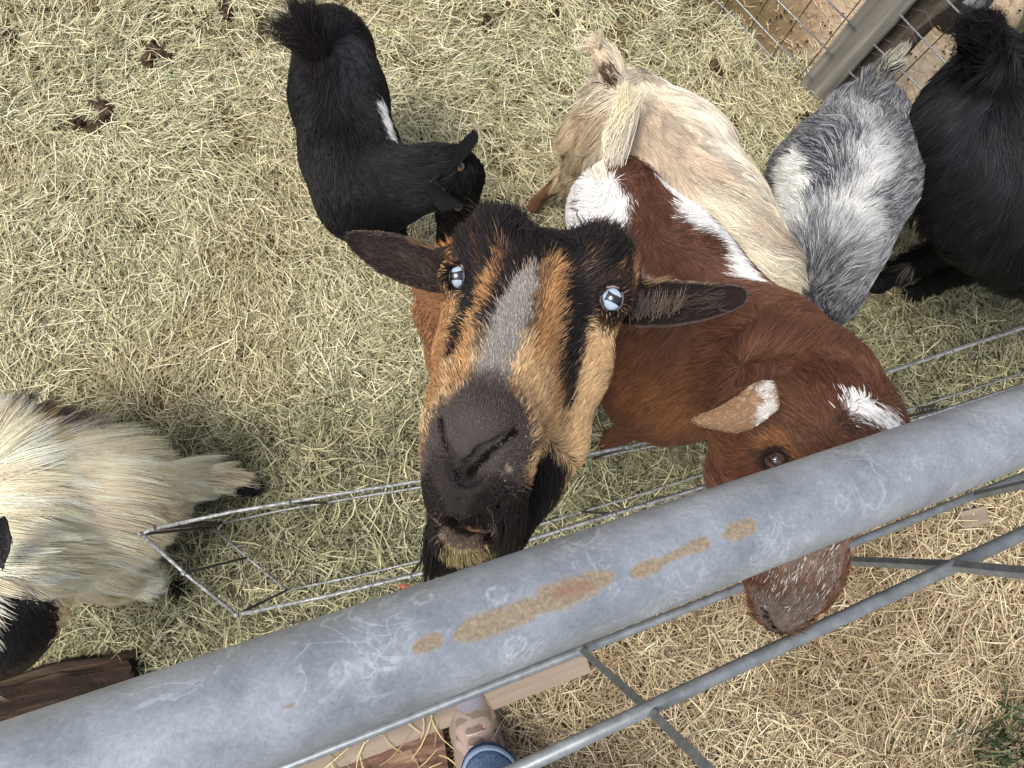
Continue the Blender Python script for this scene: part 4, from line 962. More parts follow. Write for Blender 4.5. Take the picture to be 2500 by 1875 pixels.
# ------------------------------------------------------------------ big black goat at the right edge
sp = [(P(2455, 250, .52), .100), (P(2425, 355, .50), .138), (P(2500, 470, .50), .142), (P(2590, 540, .50), .120), (P(2690, 600, .56), .085), (P(2800, 640, .50), .06), (P(2840, 760, .36), .04)]
lo, hi = bounds(sp, .08); lo[2] = -.01; hi[2] = .80; hi[1] += .1; lo[0] -= .22
g = Goat(lo, hi, .006); S = g.S; S.chain(sp, .05, .95)
S.cap(P(2370, 480, .38), P(2450, 560, .40), .06, .07, .05)
for tp, c1, c2, ft in ((P(2470, 540, .38), (2320, 604, .19), (2230, 645, .10), (2148, 692)), (P(2540, 590, .38), (2385, 648, .19), (2300, 678, .09), (2238, 716))):
    S.cap(tp, P(*c1), .055, .027, .02); S.cap(P(*c1), P(*c2), .025, .018, .01); S.cap(P(*c2), P(*ft, .02), .020, .021, .01); S.cap(P(*ft, .02), P(ft[0] - 12, ft[1] + 2, .015), .024, .022, .006)
for tp, c1, ft in ((P(2400, 300, .36), (2300, 380, .18), (2220, 440)), (P(2560, 340, .36), (2460, 420, .18), (2380, 480))): leg(S, tp, P(*c1), P(*ft, 0))
S.chain([(P(2425, 170, .61), .026), (P(2405, 115, .66), .024), (P(2392, 85, .69), .02), (P(2366, 70, .71), .010)], .02)
g.base = lin((24, 23, 24)); g.edge = 30
g.paint((30, 32, 38), [(2400, 280), (2480, 400)], 40, 60, .7, 1); g.paint((170, 160, 128), [(2252, 505), (2258, 525)], 16, 8); g.paint((120, 112, 106), [(2220, 652), (2232, 648)], 9, 5)
for p_ in [((2400, 170), (2380, 250)), ((2380, 220), (2290, 300)), ((2460, 200), (2500, 300)), ((2380, 320), (2270, 380)), ((2440, 300), (2460, 420)), ((2420, 400), (2300, 460)), ((2480, 440), (2400, 560)), ((2390, 140), (2400, 70)), ((2330, 600), (2230, 640)), ((2420, 620), (2300, 680)), ((2480, 560), (2450, 660))]: g.comb(*p_)
g.baselen = .042; g.length(.007, [(2330, 600), (2300, 610), (2150, 692)], 60, 12); g.length(.007, [(2400, 640), (2350, 655), (2240, 716)], 60, 12); g.length(.025, [(2400, 110)], 60, 30)
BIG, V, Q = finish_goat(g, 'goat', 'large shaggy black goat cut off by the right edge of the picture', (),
    [dict(n=130000, rad=.00052, lift=.24, K=6, jit=.4, clump=.6, nclump=3000, grav=.15, wave=.06, varc=.6, tiplight=1.5, clvar=.35, seed=51)], P(2380, 560, 0), .8)  # lighter hair tips paint a sheen into the black coat

# ------------------------------------------------------------------ black goat grazing at the back
sp = [(P(815, 125, .38), .072), (P(828, 240, .38), .079), (P(858, 380, .38), .081), (P(885, 475, .37), .076), (P(965, 455, .39), .056), (P(1050, 432, .42), .045), (P(1105, 420, .43), .040)]
lo, hi = bounds(sp, .06); lo[2] = -.01; hi[2] = .66; lo[0] -= .1; hi[1] += .12; lo[1] -= .15; hi[0] += .04
g = Goat(lo, hi, .0045); S = g.S; S.chain(sp, .035, .92)
S.cap(P(1120, 440, .42), P(1105, 530, .32), .038, .026, .02); S.cap(P(1105, 530, .32), P(1092, 585, .25), .026, .020, .015); S.cap(P(1128, 440, .41), P(1130, 500, .36), .030, .022, .02)
for tp, xy, ft in ((P(900, 500, .3), (925, 590, .15), (940, 650)), (P(930, 480, .3), (960, 560, .15), (975, 640)), (P(790, 180, .3), (800, 330, .15), (860, 420)), (P(860, 180, .3), (880, 330, .15), (920, 420))): leg(S, tp, P(*xy), P(*ft, 0), (.045, .02, .015))
S.chain([(P(785, 150, .44), .018), (P(768, 105, .48), .012), (P(752, 70, .51), .006)], .012)
g.base = lin((22, 21, 22)); g.edge = 90
g.paint((232, 230, 228), [(922, 238), (932, 285), (946, 322)], 17, 4, 1, .5)
g.paint((34, 36, 42), [(850, 100), (850, 180)], 36, 50, .8); g.paint((58, 40, 36), [(770, 120), (775, 160)], 14, 16, .5)
for p_ in [((800, 120), (830, 220)), ((780, 200), (740, 280)), ((840, 100), (890, 160)), ((820, 260), (850, 360)), ((860, 240), (920, 300)), ((790, 320), (790, 430)), ((860, 380), (900, 440)), ((900, 380), (960, 400)), ((840, 440), (850, 540)), ((940, 440), (1020, 440)), ((1060, 430), (1110, 400)), ((1130, 440), (1110, 400)), ((1120, 520), (1130, 470)), ((765, 135), (700, 60)), ((790, 120), (770, 20)), ((750, 90), (670, 60)), ((980, 400), (1040, 390))]: g.comb(*p_)
g.baselen = .018; g.length(.034, [(810, 200), (850, 350), (960, 420), (1060, 410)], 34, 30); g.length(.022, [(776, 150), (750, 70)], 40, 24); g.length(.008, [(1130, 440), (1120, 540)], 40, 10); g.length(.03, [(1080, 400), (1110, 415)], 20, 10)
dA = proj(S.hit(1108, 395))[1] - .004; dB = proj(S.hit(1048, 455))[1] - .006
z_ = lambda x, y, d: PD(x, y, d)
e1 = leaf_ear([z_(x, y, dA - (x - 1100) * .0004) for x, y in [(1164, 326), (1156, 320), (1143, 328), (1122, 350), (1098, 370), (1082, 388)]], [z_(x, y, dA - (x - 1100) * .0004) for x, y in [(1168, 332), (1168, 344), (1158, 360), (1142, 380), (1128, 396), (1112, 412)]], AWAY, .10, .004, 24, 10)
e2 = leaf_ear([z_(x, y, dB - .012) for x, y in [(1126, 499), (1112, 488), (1094, 474), (1072, 456), (1048, 440)]], [z_(x, y, dB - .012) for x, y in [(1124, 505), (1100, 514), (1078, 520), (1058, 498), (1036, 468)]], AWAY, -.16, .004, 24, 10)
g.lens.append((.007, [z_(1160, 330, dA - .02), z_(1112, 380, dA)], .03, .006)); g.lens.append((.007, [z_(1115, 502, dB - .012), z_(1070, 485, dB - .012)], .028, .006)); g.paint((62, 60, 64), [(1100, 400)], 1, 1); g.strokes.append((lin((28, 27, 29)), [z_(1070, 500, dB - .012), z_(1115, 505, dB - .012)], .012, .006, .8, .2))
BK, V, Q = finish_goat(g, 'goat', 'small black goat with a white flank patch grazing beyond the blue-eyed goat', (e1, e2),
    [dict(n=120000, rad=.00042, lift=.26, K=5, jit=.3, clump=.4, nclump=3500, varc=.6, tiplight=1.6, clvar=.3, seed=61)], P(900, 460, 0), .8)  # brownish sheen painted in by lightening the hair tips
for x_, y_, z__ in ((1122, 405, .462), (1118, 500, .37)):
    c_ = S.hit(x_, y_); V_, Q_, c2_ = eye(c_ + [0, 0, -.004], .009, nrm(CAM - c_), X_); c2_ = np.where((c2_.sum(1) > .9)[:, None], lin((110, 84, 54)), c2_); mesh_obj('eye', V_, Q_, EYEM, BK, True, c2_)

fan(BK, 'tail_hair', [P(790, 165, .45), P(778, 130, .47), P(762, 95, .50)], [P(652, 80, .52), P(672, 45, .53), P(695, 15, .54), P(730, -15, .55), P(765, -20, .55)], 3000, .00038, [(34, 30, 32), (40, 32, 32), (28, 26, 30)], .007, (0, 0, .01), 9)
fan(BIG, 'tail_hair', [P(2425, 170, .62), P(2405, 120, .66), P(2392, 85, .70)], [P(2340, 85, .70), P(2365, 50, .73), P(2400, 30, .74), P(2432, 80, .70)], 3000, .0005, [(30, 28, 32)], .008, (0, 0, .01), 10)
fan(GREY, 'tail_hair', [P(2112, 245, .51), P(2140, 200, .545), P(2165, 165, .58)], [P(2208, 118, .61), P(2200, 135, .60)], 1600, .00045, [(120, 120, 122), (60, 58, 58), (200, 196, 176)], .007, (0, 0, .008), 11)
fan(BW, 'tail_hair', [P(1500, 400, .54), P(1497, 340, .57), P(1515, 280, .59)], [P(1560, 215, .60), P(1550, 235, .59)], 2200, .00042, [(226, 218, 200), (236, 228, 206), (226, 214, 178)], .007, (0, 0, .004), 12)

# ------------------------------------------------------------------ long haired cream goat at the left edge
sp = [(P(-120, 1190, .33), .136), (P(60, 1203, .34), .131), (P(200, 1215, .30), .112), (P(290, 1228, .24), .080)]
lo, hi = bounds(sp, .08); lo[2] = -.01; hi[2] = .62; lo[1] -= .28; hi[0] += .22
g = Goat(lo, hi, .006); S = g.S; S.chain(sp, .05, 1.0)
S.cap(P(80, 1290, .27), P(220, 1330, .20), .12, .085, .06); S.cap(P(110, 1350, .22), P(250, 1385, .12), .07, .055, .05)
S.chain([(P(310, 1215, .22), .07), (P(430, 1180, .16), .035), (P(530, 1168, .11), .020), (P(596, 1182, .08), .008)], .03)
S.chain([(P(260, 1390, .12), .05), (P(360, 1415, .07), .028), (P(432, 1430, .04), .017)], .03)
S.chain([(P(-20, 1290, .38), .10), (P(10, 1420, .42), .080), (P(-5, 1520, .42), .066), (P(-25, 1600, .34), .045)], .04); S.cap(P(60, 1525, .40), P(40, 1585, .37), .040, .032, .03)
g.base = lin((250, 237, 208)); g.edge = 34
g.paint((124, 114, 110), [(0, 1040), (60, 1034), (180, 1034)], 46, 40, .95, 1); g.paint((84, 76, 74), [(20, 1050), (70, 1046)], 30, 24, .9, 1)
g.paint((214, 188, 140), [(70, 1060), (92, 1110)], 16, 20, .8); g.paint((212, 188, 146), [(230, 1060), (140, 1100)], 7, 14, .6); g.paint((206, 190, 166), [(150, 1230), (330, 1260), (430, 1300)], 60, 60, .5, 1.3)
g.paint((222, 204, 160), [(250, 1480), (150, 1500)], 50, 40, .7); g.paint((214, 186, 134), [(560, 1140)], 20, 14, .7)
g.paint((26, 24, 26), [(600, 1188)], 8, 4); g.paint((26, 24, 26), [(446, 1425), (450, 1440)], 22, 8)
g.paint((28, 26, 28), [(0, 1530), (30, 1560), (70, 1540), (0, 1640)], 84, 16, 1, .6); g.strokes.append((lin((28, 26, 28)), [P(-60, 1640, .33), P(60, 1620, .36)], .085, .01, 1, .2)); g.lens.append((.008, [P(-60, 1640, .33), P(60, 1620, .36)], .10, .02)); g.paint((42, 38, 40), [(-20, 1405), (20, 1415), (60, 1450)], 16, 14, .8, 1); g.paint((66, 66, 70), [(50, 1450), (110, 1470)], 12, 22, .6, 1.3)
for p_ in [((60, 1060), (120, 1020)), ((20, 1060), (40, 1010)), ((180, 1020), (260, 1020)), ((150, 1080), (280, 1060)), ((120, 1130), (280, 1150)), ((280, 1110), (400, 1160)), ((400, 1150), (540, 1160)), ((60, 1180), (200, 1230)), ((200, 1220), (400, 1260)), ((60, 1260), (220, 1310)), ((260, 1320), (400, 1370)), ((40, 1340), (180, 1370)), ((60, 1410), (220, 1440)), ((120, 1480), (200, 1520)), ((300, 1400), (430, 1430)), ((20, 1500), (40, 1600)), ((560, 1160), (620, 1190))]: g.comb(*p_)
g.baselen = .080
g.length(.020, [(0, 1000), (200, 1000), (300, 1040)], 80, 50); g.length(.028, [(20, 1400), (100, 1470), (200, 1500)], 70, 50); g.length(.045, [(90, 1100)], 70, 50); g.length(.010, [(0, 1530), (60, 1540), (20, 1600)], 100, 20); g.lens.append((.008, [P(-60, 1640, .33), P(60, 1620, .36)], .10, .02)); g.length(.040, [(500, 1165), (590, 1180)], 60, 30); g.length(.014, [(400, 1425), (435, 1432)], 50, 20); g.length(.045, [(430, 1180)], 50, 30)
dC = proj(S.hit(5, 1370))[1] - .035
DZ = lambda x, y: PD(x, y, dC)
e1 = leaf_ear([DZ(8, 1262), DZ(18, 1275), DZ(26, 1310), DZ(22, 1350), DZ(5, 1385)], [DZ(4, 1262), DZ(-14, 1275), DZ(-28, 1310), DZ(-30, 1350), DZ(-25, 1385)], AWAY, .15, .004, 20, 8)
g.strokes.append((lin((28, 26, 28)), [DZ(0, 1265), DZ(0, 1380)], .035, .004, 1, .1)); g.lens.append((.006, [DZ(0, 1265), DZ(0, 1385)], .035, .006))
CRM, V, Q = finish_goat(g, 'goat', 'long haired cream goat with a black face at the left edge', (e1,),
    [dict(n=170000, rad=.00048, lift=.09, K=8, jit=.14, clump=.66, nclump=2600, grav=.22, wave=.05, wfreq=40, varc=.16, varl=.4, tiplight=1.15, clvar=.22, nz=.15, seed=71)], P(180, 1280, 0), .85)

fan(CRM, 'tail_hair', [P(440, 1165, .17), P(520, 1160, .12), P(580, 1172, .08)], [P(622, 1168, .09), P(636, 1182, .08), P(600, 1204, .07)], 2600, .00042, [(240, 230, 206), (232, 214, 176), (236, 226, 204)], .008, (0, 0, .004), 14)
fan(CRM, 'tail_hair', [P(584, 1198, .10), P(612, 1190, .10)], [P(648, 1184, .08), P(630, 1206, .08)], 1700, .00042, [(26, 24, 26)], .006, (0, 0, .004), 15)

fan(CRM, 'foot_hair', [P(425, 1428, .07), P(440, 1436, .07)], [P(452, 1450, .05), P(444, 1462, .04)], 900, .00042, [(30, 28, 30)], .006, (0, 0, .004), 16)
# ------------------------------------------------------------------ timber helper: rounded, slightly uneven beam along its own X axis
def beam(name, A, B, wdt, hgt, mat, up=(0, 0, 1), parent=None, rnd=.2, rough=.0015, seed=0, side=0.0):
    A, B = np.asarray(A, float), np.asarray(B, float); L = np.linalg.norm(B - A); x = (B - A) / L
    y = nrm(np.cross(np.asarray(up, float), x)); z = np.cross(x, y)
    m_ = 40; q = np.linspace(0, 2 * np.pi, m_, endpoint=False); e = 2 / (2 + 8 * (1 - rnd)) if rnd < 1 else 1
    cy = np.sign(np.cos(q)) * np.abs(np.cos(q)) ** e * wdt / 2; cz = np.sign(np.sin(q)) * np.abs(np.sin(q)) ** e * hgt / 2
    n_ = max(8, int(L / .012)); xs_ = np.linspace(0, L, n_)
    V = np.stack([np.repeat(xs_, m_), np.tile(cy, n_), np.tile(cz, n_)], -1)
    wn = V * np.array([.12, 1, 1]); V[:, 1:] *= (1 + (vfbm(wn + seed, 90, seed, 3) - .5)[:, None] * rough / min(wdt, hgt) * 8)
    V[:, 1] += (vnoise(V * [1, 0, 0] + seed, 6, seed) - .5) * rough * 2
    ends = np.abs(V[:, 0] - L) < 1e-6; V[ends, 0] += (vfbm(V[ends] , 120, seed, 2) - .5) * rough * 5
    Q = [[i * m_ + k_, i * m_ + (k_ + 1) % m_, (i + 1) * m_ + (k_ + 1) % m_, (i + 1) * m_ + k_] for i in range(n_ - 1) for k_ in range(m_)]
    Q += [list(range(m_))[::-1], [(n_ - 1) * m_ + k_ for k_ in range(m_)]]
    o = mesh_obj(name, V, Q, mat, None, False)
    M_ = Matrix(np.column_stack([x, y, z]).tolist()).to_4x4(); M_.translation = Vector(A)
    if parent is not None:
        o.parent = parent; M_.translation = Vector(A) - Vector(parent.location)
    o.matrix_basis = M_
    return o
WOODG = noise_mat('weathered grey wood', lin((108, 107, 104)), lin((178, 176, 170)), 26, .85, .15, stretch=(.06, 1.6, 1.6), bump=.5, dist=.002, c3=lin((144, 140, 132)), lo=.3, hi=.7)
WOODD = noise_mat('dark log wood', lin((62, 56, 50)), lin((130, 120, 108)), 24, .9, .15, stretch=(.08, 1.4, 1.4), bump=.9, dist=.006, c3=lin((92, 84, 76)), lo=.3, hi=.7)
WOODB = noise_mat('wet brown wood', lin((28, 23, 19)), lin((88, 74, 60)), 26, .85, .15, stretch=(.10, 1.6, 1.6), bump=1.0, dist=.008, c3=lin((48, 38, 30)), lo=.3, hi=.7)
WOODR = noise_mat('worn reddish sleeper', lin((70, 50, 42)), lin((160, 136, 110)), 60, .85, .2, stretch=(.25, 1.2, 1.2), bump=.7, dist=.003, c3=lin((112, 84, 70)), lo=.32, hi=.72)
WOODT = noise_mat('smooth tan board', lin((118, 104, 92)), lin((152, 136, 120)), 30, .7, .25, stretch=(.06, 1.2, 1.2), bump=.2, dist=.001)

# ------------------------------------------------------------------ mesh fence at the back
GALV = noise_mat('galvanized wire', lin((104, 108, 112)), lin((176, 180, 184)), 220, .4, .5, .5, bump=.1, dist=.0003)
GALVD = noise_mat('dull wire', lin((66, 64, 62)), lin((120, 116, 112)), 220, .6, .3, .2, bump=.1, dist=.0003)
foot = lambda s_: FA + FD * s_
FENCE = empty('wire_fence', tuple(P(1985, 240, 0)), 'square wire mesh fence with a weathered timber post closing the back of the pen', 'fence')
pb0, pb1 = P(1962, 222, 0), P(1998, 253, 0)
ps = nrm(pb1 - pb0); pt = np.cross([0, 0, 1.0], ps); pt = pt if pt @ FN > 0 else -pt
bw = np.linalg.norm(pb1 - pb0) + .012
c_ = (pb0 + pb1) / 2 + pt * .016
beam('post_board', c_ + [0, 0, -.01] - ps * .006, c_ + [0, 0, 1.35], bw * 1.3, .038, WOODG, pt, FENCE, .12, .0008, 3)
c2 = P(2048, 226, 0) + pt * .01
beam('post', c2 + [0, 0, -.03], c2 + [0, 0, 1.28], .112, .100, WOODD, pt, FENCE, .9, .004, 8)
smid = (c_ - FA) @ FD
hw = MB(); s_a, s_b = -1.6, 3.0
for i, z_ in enumerate([.012, .063, .156, .253, .342, .44, .54, .64, .74, .84, .94, 1.04, 1.14]):
    for s_l, s_r in ((s_a, smid - .02), (smid + .03, s_b)):
        ss = np.linspace(s_l, s_r, 14); hw.tube([foot(s_) + FN * (.004 * math.sin(s_ * 9 + i)) + [0, 0, z_ + .003 * math.sin(s_ * 13 + i * 2)] for s_ in ss], .0019 if z_ > .03 else .0014, 6)
hw.build('mesh_wires', GALV, FENCE)
vw = MB()
for i in range(int((s_b - s_a) / .088)):
    s_ = s_a + i * .088 + .02
    if abs(s_ - smid - .02) < .05: continue
    vw.tube([foot(s_) + FN * .003 + [0, 0, .0], foot(s_ + .003 * math.sin(i)) + FN * .004 + [0, 0, .6], foot(s_) + FN * .003 + [0, 0, 1.17]], .0014, 5)
vw.build('upright_wires', GALVD, FENCE)
r_ = np.random.default_rng(5); hx = MB()
for row in range(5):                                    # scrap of hexagonal netting stapled near the post
    z0 = .16 + row * .05; pts = []
    for j in range(9):
        s_ = smid - .16 + j * .045; pts.append(foot(s_) + FN * (.022 + .006 * r_.random()) + [0, 0, z0 + (.014 if j % 2 else -.014) + r_.normal(0, .003)])
    hx.tube(pts, .0007, 4)
hx.build('netting', GALVD, FENCE)
for s_ in (smid - 2.1, smid + 2.3):
    q = foot(s_) + FN * .05; beam('post', q + [0, 0, -.03], q + [0, 0, 1.28], .095, .095, WOODD, FN, FENCE, .9, .004, int(abs(s_) * 10))

# ------------------------------------------------------------------ wire hay rack: two tiers of wire joined by stubs
RACKM = noise_mat('scuffed rack wire', lin((96, 97, 98)), lin((172, 173, 172)), 160, .5, .4, .4, bump=.2, dist=.0004, lo=.35, hi=.6)
RACKD = noise_mat('dark rack wire', lin((44, 44, 42)), lin((86, 84, 80)), 240, .55, .3, .3, bump=.2, dist=.0004)
ZT, ZB = .42, .10
RACK = empty('hay_rack', tuple(P(1300, 1250, 0)), 'open wire hay rack running along the inside of the gate over the hay pile', 'hay rack')
back = [(376, 1291), (560, 1251), (800, 1210), (1040, 1172), (1400, 1117), (1718, 1052), (2091, 934), (2500, 800), (2900, 668)]
front = [(578, 1501), (800, 1455), (1050, 1395), (1400, 1285), (1698, 1195), (1960, 1110), (2220, 1029), (2500, 940), (2900, 810)]
wr, wr2 = .0030, .0025
MB().tube([P(*p_, ZT) for p_ in back], wr, 8).build('top_wire', RACKM, RACK)
MB().tube([P(*p_, ZT) for p_ in front], wr, 8).build('top_wire', RACKM, RACK)
MB().tube([P(345, 1304, ZT), P(451, 1399, ZT), P(578, 1501, ZT)], wr, 8).build('end_wire', RACKM, RACK)
MB().tube([P(345, 1304, ZT), P(376, 1291, ZT)], wr, 8).build('end_wire', RACKM, RACK)
for p_ in (back, front):
    MB().tube([down(P(*q, ZT), ZB) for q in p_], wr2, 8).build('bottom_wire', RACKM, RACK)
    MB().tube([down(P(*q, ZT), ZT - .024) for q in p_[1 if p_ is front else 4:]], wr2, 8).build('second_wire', RACKM, RACK)
MB().tube([down(P(*q, ZT), ZB) for q in ((345, 1304), (578, 1501))], wr2, 8).build('bottom_wire', RACKM, RACK)
for q in ((376, 1291), (345, 1304), (451, 1399), (578, 1501), (705, 1227), (1180, 1150), (1530, 1092), (1940, 985), (2320, 860), (1000, 1408), (1500, 1255), (1940, 1117), (2350, 990)):
    t_ = P(*q, ZT); MB().tube([t_, down(t_, ZB)], wr2, 8).build('stub_wire', RACKD, RACK)
    MB().tube([t_ + [0, 0, .001], t_ + [0, 0, .006]], [.0042, .0036], 8).build('weld', RACKM, RACK)
coil = MB(); q0, q1 = P(2240, 1000, .56), P(2285, 996, .56); ax = q1 - q0; a1 = nrm(np.cross(ax, [0, 0, 1.0])); a2 = nrm(np.cross(ax, a1))
coil.tube([q0 + ax * t_ + .004 * (math.cos(t_ * 44) * a1 + math.sin(t_ * 44) * a2) for t_ in np.linspace(0, 1, 60)], .0011, 5)
tagit(coil.build('wire_tie', RACKD), 'small twisted wire tie behind the top pipe near the right edge', 'wire tie')

# ------------------------------------------------------------------ timbers on the ground
b1_ = beam('timber_beam', P(-260, 1752, .05), P(345, 1632, .04), .075, .075, WOODB, (0, 0, 1), None, .8, .010, 4)
tagit(b1_, 'dark wet brown timber beam lying behind the pipe at the lower left', 'beam')
b2_ = beam('sleeper', P(300, 1965, .03), P(1086, 1812, .03), .165, .05, WOODR, (0, 0, 1), None, .2, .002, 6)
tagit(b2_, 'worn red brown wooden sleeper beside the shoe', 'sleeper')
b3_ = beam('board', P(640, 1905, .05), P(1432, 1610, .05), .055, .02, WOODT, (0, 0, 1), None, .15, .0006, 9)
tagit(b3_, 'smooth tan board lying under the lower gate rail', 'board')
b4_ = beam('wood_scrap', P(2343, 1275, .022), P(2404, 1258, .022), .040, .022, WOODT, (0, 0, 1), None, .25, .002, 12)
tagit(b4_, 'short pale offcut of wood on the golden straw', 'wood scrap')
# straws fallen across the sleeper
r_ = np.random.default_rng(77); n = 26; mid = np.array([P(x, y, 0)[:2] for x, y in zip(r_.uniform(780, 1110, n), r_.uniform(1740, 1880, n))])
straw('fallen_straw', 'loose stalks of straw fallen on the sleeper and board', mid, r_.uniform(0.6, 2.6, n), r_.uniform(.03, .10, n), r_.uniform(.0018, .003, n), pal(n, [(214, 196, 150), (176, 160, 112)], [1, 1], r_), np.full(n, .068), r_.normal(0, .03, n), .12, 9, K=4)

# ------------------------------------------------------------------ dung clumps in the bedding
DUNG = noise_mat('dry dung', lin((46, 38, 32)), lin((106, 88, 70)), 90, .95, .05, bump=1.0, dist=.006, c3=lin((70, 56, 46)))
DPOS = []
def clump_obj(pts, r, label, seed):
    q = [P(x, y, .010) for x, y in pts]; rad = r * 1.35 / FPX; DPOS.append((np.mean(q, 0), rad * (1 + len(q) * .6)))
    lo_ = np.min(q, 0) - rad * 2; hi_ = np.max(q, 0) + rad * 2
    s_ = SDF(lo_, hi_, max(.0018, rad / 9)); rr_ = np.random.default_rng(seed)
    for a, b in zip(q[:-1] if len(q) > 1 else q, q[1:] if len(q) > 1 else q): s_.cap(a, b, rad * rr_.uniform(.6, .9), rad * rr_.uniform(.6, .9), rad * .4, 1.2)
    for _ in range(9):
        c_ = q[rr_.integers(len(q))] + rr_.normal(size=3) * rad * .5; s_.ell(c_, rad * rr_.uniform(.25, .6, 3), None, rad * .15)
    V_, Q_ = s_.mesh(); V_ = V_ + vnoise3(V_, 1.1 / rad, seed) * rad * .55 + vnoise3(V_, 3.5 / rad, seed + 1) * rad * .2
    o = mesh_obj('dung_clump', V_, Q_, DUNG, None, True); tagit(o, label, 'dung', 'dung clumps scattered in the bedding')
for i, (pts, r, lb) in enumerate([([(190, 305), (230, 312), (262, 290), (255, 262), (236, 252)], 22, 'curved dark dung clump on the hay left of the small black goat'),
    ([(358, 150), (375, 122), (412, 140)], 20, 'arched brown dung clump up and right of the curved one'), ([(1192, 78), (1196, 62)], 22, 'upright brown dung lump right of the small black goat'),
    ([(85, 30), (125, 24)], 14, 'dark dung clump at the top left corner'), ([(480, 36), (500, 42)], 12, 'small dark dung lump at the top left of the black goat tail'), ([(8, 78)], 14, 'dark dung lump touching the left edge'),
    ([(1745, 160), (1750, 176)], 20, 'brown dung lump between the tan goat and the fence post'), ([(1785, 302), (1795, 296)], 15, 'black dung lump left of the grey goat'), ([(1950, 288), (1972, 284)], 18, 'reddish dung lump at the foot of the fence post'),
    ([(905, 150), (912, 158)], 8, 'tiny dung pellet cluster beside the black goat rump'), ([(545, 20), (556, 34)], 20, 'wide brown dung clump at the top edge'), ([(1340, 40), (1360, 30)], 11, 'small dung lump at the top edge above the tan goat'),
    ([(1028, 22), (1044, 30)], 12, 'small dark dung lump at the top edge beside the black goat rump'), ([(1245, 18)], 13, 'dark dung lump at the top edge above the upright brown one'), ([(1425, 62)], 11, 'small dung lump up and left of the tan goat tail'),
    ([(1640, 128)], 10, 'small dung lump right of the tan goat rump'), ([(1560, 40), (1580, 52)], 13, 'dark dung clump at the top edge left of the fence wires'), ([(300, 20)], 11, 'small dark dung lump on the top edge right of the corner'),
    ([(215, 120)], 9, 'small dark dung lump left of the arched clump'), ([(1160, 175)], 8, 'small dark dung lump below the upright one'), ([(640, 400)], 8, 'small dung lump in the hay beside the black goat belly'), ([(270, 1550), (300, 1535), (330, 1560)], 24, 'brown dung patch in front of the cream goat')]):
    clump_obj(pts, r, lb, 100 + i)
r_ = np.random.default_rng(88); mid, zz = [], []
for c_, rd in DPOS:
    for _ in range(16): mid.append(c_[:2] + r_.normal(size=2) * rd * .9); zz.append(.018 + r_.random() * rd * .5)
n = len(mid)
straw('loose_stalks', 'loose stalks of hay lying across the dung clumps', np.array(mid), r_.uniform(0, 3.14, n), r_.uniform(.015, .05, n), r_.uniform(.0014, .0028, n), pal(n, [(218, 208, 168), (190, 182, 138), (150, 140, 100)], [2, 2, 1], r_), np.array(zz), r_.normal(0, .2, n), .12, 29, K=4)
# droppings beyond the fence
r_ = np.random.default_rng(15); n = 900; s_ = r_.uniform(-1.2, 1.6, n); b_ = r_.gamma(2, .22, n) + .03
ctr = FA[None] + FD[None] * s_[:, None] + FN[None] * b_[:, None]; ph = (1 + 5 ** .5) / 2
ico = nrm(np.array([[-1, ph, 0], [1, ph, 0], [-1, -ph, 0], [1, -ph, 0], [0, -1, ph], [0, 1, ph], [0, -1, -ph], [0, 1, -ph], [ph, 0, -1], [ph, 0, 1], [-ph, 0, -1], [-ph, 0, 1]]))
icf = np.array([[0, 11, 5], [0, 5, 1], [0, 1, 7], [0, 7, 10], [0, 10, 11], [1, 5, 9], [5, 11, 4], [11, 10, 2], [10, 7, 6], [7, 1, 8], [3, 9, 4], [3, 4, 2], [3, 2, 6], [3, 6, 8], [3, 8, 9], [4, 9, 5], [2, 4, 11], [6, 2, 10], [8, 6, 7], [9, 8, 1]])
sz = r_.uniform(.0028, .0052, (n, 1, 1)) * np.array([1, .75, .7]); aa = r_.uniform(0, 6.3, n); ca, sa = np.cos(aa)[:, None], np.sin(aa)[:, None]
B_ = ico[None] * sz; B_ = np.stack([B_[..., 0] * ca - B_[..., 1] * sa, B_[..., 0] * sa + B_[..., 1] * ca, B_[..., 2]], -1) + ctr[:, None]; B_[..., 2] += .003
o = mesh_obj('droppings', B_.reshape(-1, 3), (icf[None] + (np.arange(n) * 12)[:, None, None]).reshape(-1, 3), DUNG, None, True); tagit(o, 'tiny dark droppings peppering the bare dirt beyond the fence', 'droppings', None, 'stuff')
# thin chaff on the dirt
n = 9000; s_ = r_.uniform(-1.4, 1.9, n); b_ = np.abs(r_.normal(0, .55, n)); c_ = FA[None] + FD[None] * s_[:, None] + FN[None] * b_[:, None]
straw('chaff', 'pale broken chaff thinly scattered on the dirt beyond the fence', c_[:, :2], r_.uniform(0, 3.14, n), r_.gamma(3, .0045, n) + .004, r_.uniform(.0012, .0026, n), pal(n, [(214, 190, 150), (176, 146, 108), (150, 120, 86)], [2, 2, 1], r_), gz(c_[:, 0], c_[:, 1]) * .4 + .002, r_.normal(0, .08, n), .08, 19)
